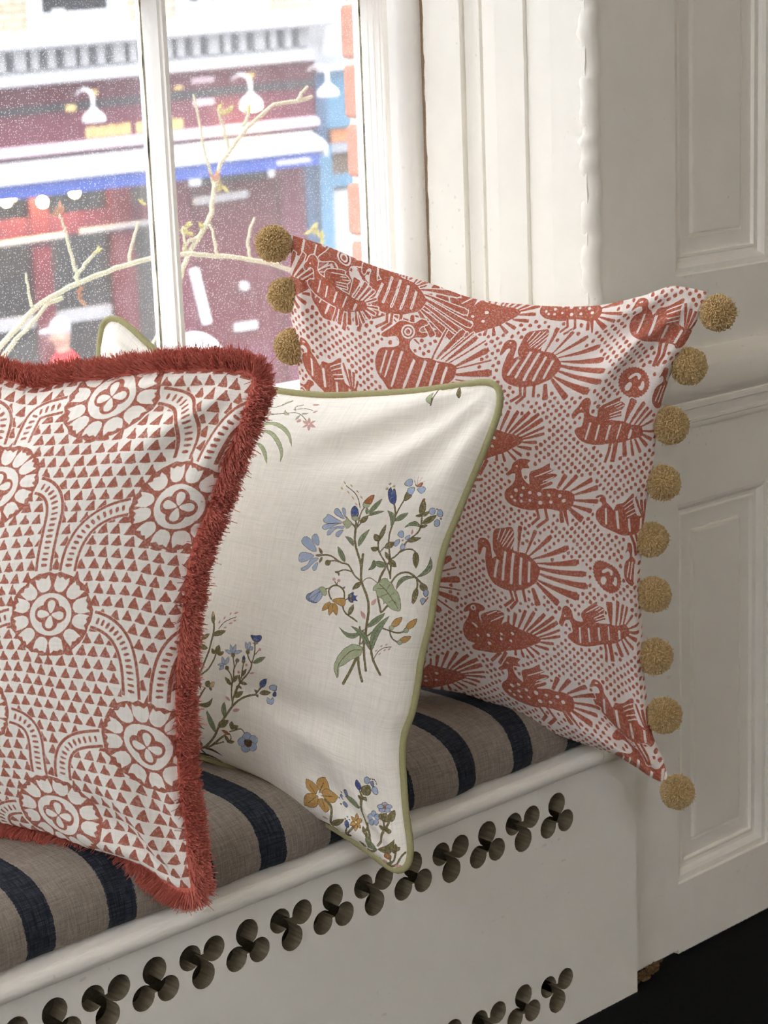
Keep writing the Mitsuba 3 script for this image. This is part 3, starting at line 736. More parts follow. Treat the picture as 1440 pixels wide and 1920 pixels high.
BIRDS = {'A':{'body':[(-597,129),(-598,241),(-578,323),(-507,359),(-432,333),(-398,264),(-396,166),(-384,87),(-349,116),(-312,133),(-348,184),(-357,293),(-345,392),(-315,481),(-248,515),(-126,542),(-34,550),(-12,478),(-22,371),(-43,256),(7,236),(145,218),(231,167),(317,86),(347,15),(320,-69),(282,-135),(243,-166),(146,-219),(55,-260),(-78,-287),(-201,-305),(-317,-291),(-410,-256),(-469,-178),(-493,-58),(-495,55),(-484,155),(-469,225),(-506,237),(-548,185),(-581,125)],'lines':[(13,[(-280,362),(-214,518)]),(13,[(-245,330),(-133,524)]),(13,[(-222,302),(-63,528)]),(13,[(-202,279),(-16,507)]),(14,[(-141,277),(1,455)]),(17,[(-77,266),(-3,384)]),(13,[(-519,309),(-498,326)])],'stripes':[(46,[(-303,91),(-390,-167)]),(46,[(-169,222),(-267,-187)]),(50,[(-45,214),(-136,-213)]),(48,[(74,167),(5,-205)]),(46,[(195,119),(154,-159)])],'spots':[],'feathers':[(27,78,2,[(32,231),(97,587)]),(16,67,1,[(147,212),(333,537)]),(16,81,1,[(192,190),(571,459)]),(15,92,-1,[(253,156),(820,280)]),(15,98,-1,[(310,104),(962,66)]),(43,87,1,[(334,45),(1056,-100)]),(33,92,1,[(342,-33),(1059,-261)]),(27,119,1,[(301,-117),(902,-372)]),(43,103,-1,[(276,-153),(565,-430)]),(54,103,-1,[(198,-227),(241,-460)])],'legs':[(41,[(-173,-284),(-146,-424),(-298,-543)]),(43,[(-99,-275),(-82,-428),(-206,-559)]),(46,[(40,-250),(52,-433)])],'rings':[],'white':[]},'C':{'body':[(-628,279),(-645,343),(-579,421),(-519,518),(-445,545),(-395,500),(-377,434),(-385,362),(-356,295),(-293,259),(-233,249),(-238,332),(-192,385),(-50,421),(101,436),(86,405),(165,341),(184,309),(140,248),(153,178),(4,158),(103,122),(201,99),(351,58),(484,72),(529,20),(537,-37),(456,-88),(349,-126),(291,-151),(136,-171),(-9,-157),(-176,-144),(-345,-107),(-469,-40),(-546,41),(-569,95),(-532,133),(-468,141),(-449,216),(-451,315),(-483,346),(-551,334),(-610,272)],'lines':[(13,[(-139,355),(109,380)]),(12,[(17,331),(128,352)]),(12,[(60,293),(182,319)]),(13,[(-45,237),(150,256)]),(12,[(-27,202),(160,206)]),(14,[(-32,166),(155,168)])],'stripes':[(39,[(-327,182),(-391,-49)]),(39,[(-185,130),(-229,-77)]),(43,[(-10,91),(-55,-103)]),(30,[(169,73),(119,-120)]),(49,[(346,0),(312,-121)])],'spots':[(18,(-519,408))],'feathers':[(30,133,-1,[(227,83),(316,393)]),(30,71,-1,[(314,64),(486,381)]),(25,59,-1,[(387,65),(562,329)]),(22,49,-1,[(454,67),(633,293)]),(20,44,-1,[(487,53),(688,171)]),(20,44,-1,[(518,9),(740,21)]),(35,61,-1,[(511,-31),(700,-88)]),(39,74,-1,[(479,-70),(630,-177)]),(37,63,-1,[(408,-101),(528,-275)]),(34,61,-1,[(350,-131),(410,-338)]),(59,84,-1,[(244,-166),(276,-365)])],'legs':[(47,[(26,-144),(7,-270),(-47,-411)]),(74,[(111,-158),(98,-285),(74,-420)])],'rings':[],'white':[]},'B':{'body':[(-635,242),(-559,323),(-534,399),(-458,484),(-368,517),(-240,513),(-290,460),(-257,407),(-340,389),(-388,352),(-368,257),(-306,186),(-241,160),(-247,317),(-83,413),(80,502),(82,440),(147,417),(35,352),(157,361),(203,336),(3,241),(132,241),(122,207),(-26,121),(166,148),(246,129),(376,124),(516,52),(529,-38),(490,-126),(416,-158),(312,-169),(151,-150),(-33,-168),(-135,-204),(-334,-216),(-510,-197),(-608,-150),(-642,-75),(-609,17),(-511,123),(-478,235),(-486,280),(-545,266),(-608,224)],'lines':[(13,[(-162,285),(147,428)]),(12,[(-23,235),(159,322)]),(12,[(-57,177),(130,264)]),(14,[(-26,123),(136,197)])],'stripes':[],'spots':[(33,(-458,35)),(27,(-338,94)),(27,(-521,-80)),(25,(-464,-120)),(29,(-360,-22)),(27,(-352,-108)),(29,(-222,43)),(25,(-210,-71)),(37,(-64,44)),(35,(-30,-79)),(26,(100,45)),(28,(145,-53)),(31,(282,48)),(33,(357,-22)),(19,(-463,396))],'feathers':[(47,85,-1,[(231,151),(355,353)]),(36,83,-1,[(324,130),(542,332)]),(31,83,-1,[(456,110),(798,253)]),(23,88,-1,[(502,53),(905,129)]),(26,75,-1,[(513,-21),(946,-73)]),(29,75,-1,[(511,-93),(857,-205)]),(52,104,-1,[(466,-142),(716,-321)]),(72,31,0,[(390,-158),(486,-389)]),(41,83,0,[(325,-163),(375,-344)])],'legs':[(46,[(-85,-173),(-30,-304),(-147,-421)]),(48,[(58,-148),(117,-308),(-57,-453)])],'rings':[],'white':[]},'E':{'body':[(-684,200),(-667,272),(-577,368),(-485,413),(-364,404),(-330,370),(-375,315),(-430,275),(-411,163),(-368,113),(-397,221),(-335,294),(-124,419),(-17,418),(-2,360),(-53,204),(39,294),(120,282),(200,275),(333,258),(506,250),(626,198),(465,63),(330,-33),(168,-114),(-7,-215),(-154,-308),(-337,-360),(-532,-386),(-531,-330),(-485,-282),(-583,-279),(-660,-225),(-693,-113),(-661,19),(-603,146),(-593,241),(-626,225)],'lines':[(13,[(-294,278),(-124,409)]),(14,[(-226,194),(11,391)]),(8,[(-123,375),(-4,449)])],'stripes':[],'spots':[(25,(-444,-123)),(31,(-265,-54)),(33,(-249,-187)),(25,(-43,59)),(27,(-47,-28)),(29,(148,147)),(25,(120,16))],'feathers':[(26,43,0,[(67,235),(80,413)]),(26,75,0,[(160,260),(196,500)]),(26,64,0,[(240,258),(370,598)]),(26,72,0,[(333,264),(517,615)]),(26,75,0,[(387,263),(697,622)]),(26,72,0,[(453,259),(850,610)]),(21,83,0,[(520,248),(916,537)]),(21,47,0,[(573,226),(956,425)]),(21,54,0,[(619,215),(963,331)]),(21,62,0,[(612,164),(850,193)]),(26,62,0,[(532,90),(769,88)]),(26,62,0,[(444,38),(606,-36)]),(26,60,0,[(370,-6),(510,-116)]),(26,60,0,[(289,-54),(329,-179)]),(31,57,0,[(195,-103),(191,-195)])],'legs':[(50,[(-61,-251),(-224,-482)]),(54,[(33,-207),(-94,-469)])],'rings':[(0,46,(-529,319)),(1,21,(-529,319))],'white':[[(-553,54),(-502,62),(-449,29),(-456,-3),(-489,14)]]},'F':{'body':[(-660,236),(-559,346),(-461,464),(-377,514),(-215,520),(-117,609),(-25,580),(-114,497),(-101,421),(-1,441),(-3,387),(-116,347),(-207,270),(-201,165),(-119,95),(-4,71),(118,104),(217,102),(380,128),(520,117),(541,13),(485,-109),(375,-208),(148,-329),(-141,-442),(-511,-534),(-612,-432),(-699,-349),(-745,-231),(-737,-128),(-680,11),(-610,65),(-430,114),(-367,175),(-389,248),(-458,273),(-587,223)],'lines':[],'stripes':[(31,[(-553,40),(-676,-311)]),(33,[(-448,65),(-604,-360)]),(47,[(-308,85),(-495,-473)]),(52,[(-114,12),(-296,-457)]),(52,[(68,49),(-83,-400)]),(50,[(247,86),(133,-314)]),(47,[(396,68),(318,-213)])],'spots':[],'feathers':[(24,31,0,[(160,108),(261,608)]),(30,101,2,[(226,132),(499,662)]),(19,31,0,[(292,149),(644,665)]),(26,95,2,[(364,139),(713,611)]),(17,31,0,[(420,137),(850,575)]),(30,118,2,[(509,101),(937,453)]),(19,33,0,[(527,78),(1028,299)]),(41,136,2,[(536,-8),(1084,112)]),(19,33,0,[(540,-82),(1111,-66)]),(36,130,2,[(486,-136),(1072,-247)]),(19,33,0,[(474,-167),(1004,-448)]),(41,130,2,[(403,-187),(778,-502)])],'legs':[(59,[(-142,-422),(-171,-574)]),(59,[(76,-346),(65,-510)])],'rings':[(0,104,(-276,383)),(1,80,(-276,383)),(0,57,(-276,383)),(1,33,(-276,383))],'white':[]},'D':{'body':[(-468,350),(-440,408),(-406,463),(-344,473),(-270,429),(-242,368),(-238,321),(-154,219),(-112,159),(-79,192),(-54,228),(39,228),(151,286),(260,359),(267,313),(250,245),(275,181),(312,60),(351,22),(416,10),(485,13),(544,-37),(532,-173),(508,-225),(427,-248),(377,-212),(253,-220),(152,-219),(93,-220),(-37,-198),(-178,-124),(-329,-22),(-408,83),(-432,183),(-391,260),(-310,293),(-327,361),(-387,379),(-436,354)],'lines':[(12,[(71,190),(266,296)]),(12,[(84,142),(290,242)]),(12,[(110,90),(297,152)]),(14,[(133,41),(296,92)]),(16,[(-380,426),(-326,430)]),(23,[(278,198),(334,37)])],'stripes':[(43,[(-251,231),(-263,-22)]),(55,[(-56,142),(-45,-123)]),(46,[(164,10),(170,-176)]),(46,[(393,-20),(369,-197)])],'spots':[],'feathers':[(18,50,0,[(416,2),(300,310)]),(20,62,0,[(434,5),(402,257)]),(20,53,0,[(461,1),(478,237)]),(22,44,0,[(499,-12),(544,133)])],'legs':[(50,[(183,-220),(233,-368),(236,-531)]),(44,[(275,-224),(302,-367),(278,-512)])],'rings':[],'white':[]},'G':{'body':[(234,36),(220,14),(243,-4),(223,-24),(241,-46),(216,-62),(228,-86),(200,-97),(204,-123),(174,-129),(172,-155),(140,-156),(131,-181),(100,-176),(85,-198),(55,-186),(34,-203),(7,-183),(-20,-192),(-43,-167),(-73,-169),(-91,-141),(-124,-134),(-135,-105),(-170,-91),(-174,-63),(-209,-42),(-206,-17),(-239,9),(-229,30),(-258,60),(-242,75),(-267,108),(-244,116),(-265,150),(-237,152),(-252,185),(-220,179),(-228,211),(-193,197),(-195,225),(-157,206),(-151,229),(-114,206),(-101,223),(-66,198),(-46,210),(-15,185),(10,194),(35,169),(63,176),(81,153),(111,158),(122,134),(153,136),(158,111),(188,108),(187,83),(215,74),(208,50)],'lines':[],'stripes':[],'spots':[],'feathers':[],'legs':[],'rings':[(0,55,(-72,-44)),(1,30,(-12,-76))],'white':[[(-108,75),(-33,122),(24,121),(79,93),(78,45),(52,35),(35,71),(-4,86),(-79,54)],[(119,24),(148,26),(169,-31),(158,-77),(126,-89),(86,-53),(109,-35)]]},'H':{'body':[(-116,264),(-94,337),(-88,395),(-31,388),(-9,308),(6,227),(56,186),(56,111),(56,9),(56,-110),(22,-143),(-78,-98),(-123,-33),(-129,56),(-103,149),(-34,221),(-61,290),(-96,287)],'lines':[],'stripes':[(24,[(-41,162),(-70,-47)]),(24,[(11,162),(-14,-67)]),(24,[(56,131),(56,-99)])],'spots':[],'feathers':[],'legs':[],'rings':[],'white':[]}}
BIRD_PLACES = [('A',3883,5630,1.0,0.0),('C',5230,4630,1.0,0.0),('B',4205,3760,1.0,0.0),('E',3622,1425,1.0,0.0),('F',2164,5361,1.0,0.0),('D',5456,6002,1.0,0.0),('G',5477,5236,1.0,0.0),('H',5944,5095,1.0,0.0),('A',3860,2615,1.119,0.154),('C',5270,1864,0.977,0.338),('B',4195,693,1.033,0.122),('B',4159,6456,0.749,-0.094),('D',5571,3430,0.929,0.244),('D',5506,721,1.0,0.0),('D',561,4702,1.0,0.0),('G',5419,2646,1.0,0.0),('H',5832,2763,1.0,0.0),('C',761,5887,0.836,0.056),('A',1692,6219,1.0,0.0),('F',1091,6063,1.0,0.0),('G',1253,6349,1.0,0.0),('F',1769,2032,1.0,0.0),('E',3217,4359,1.0,0.0),('E',2223,3504,1.0,0.0),('E',2320,265,1.0,0.0),('E',-301,5692,1.0,0.0),('E',2776,6195,1.0,0.0),('C',232,6404,1.0,0.0),('F',5900,111,1.0,0.0),('F',335,4002,1.0,0.0),('D',708,2884,1.0,0.0),('A',1287,3147,1.0,0.0),('C',1587,1420,1.0,0.0),('B',687,3489,1.0,0.0)]

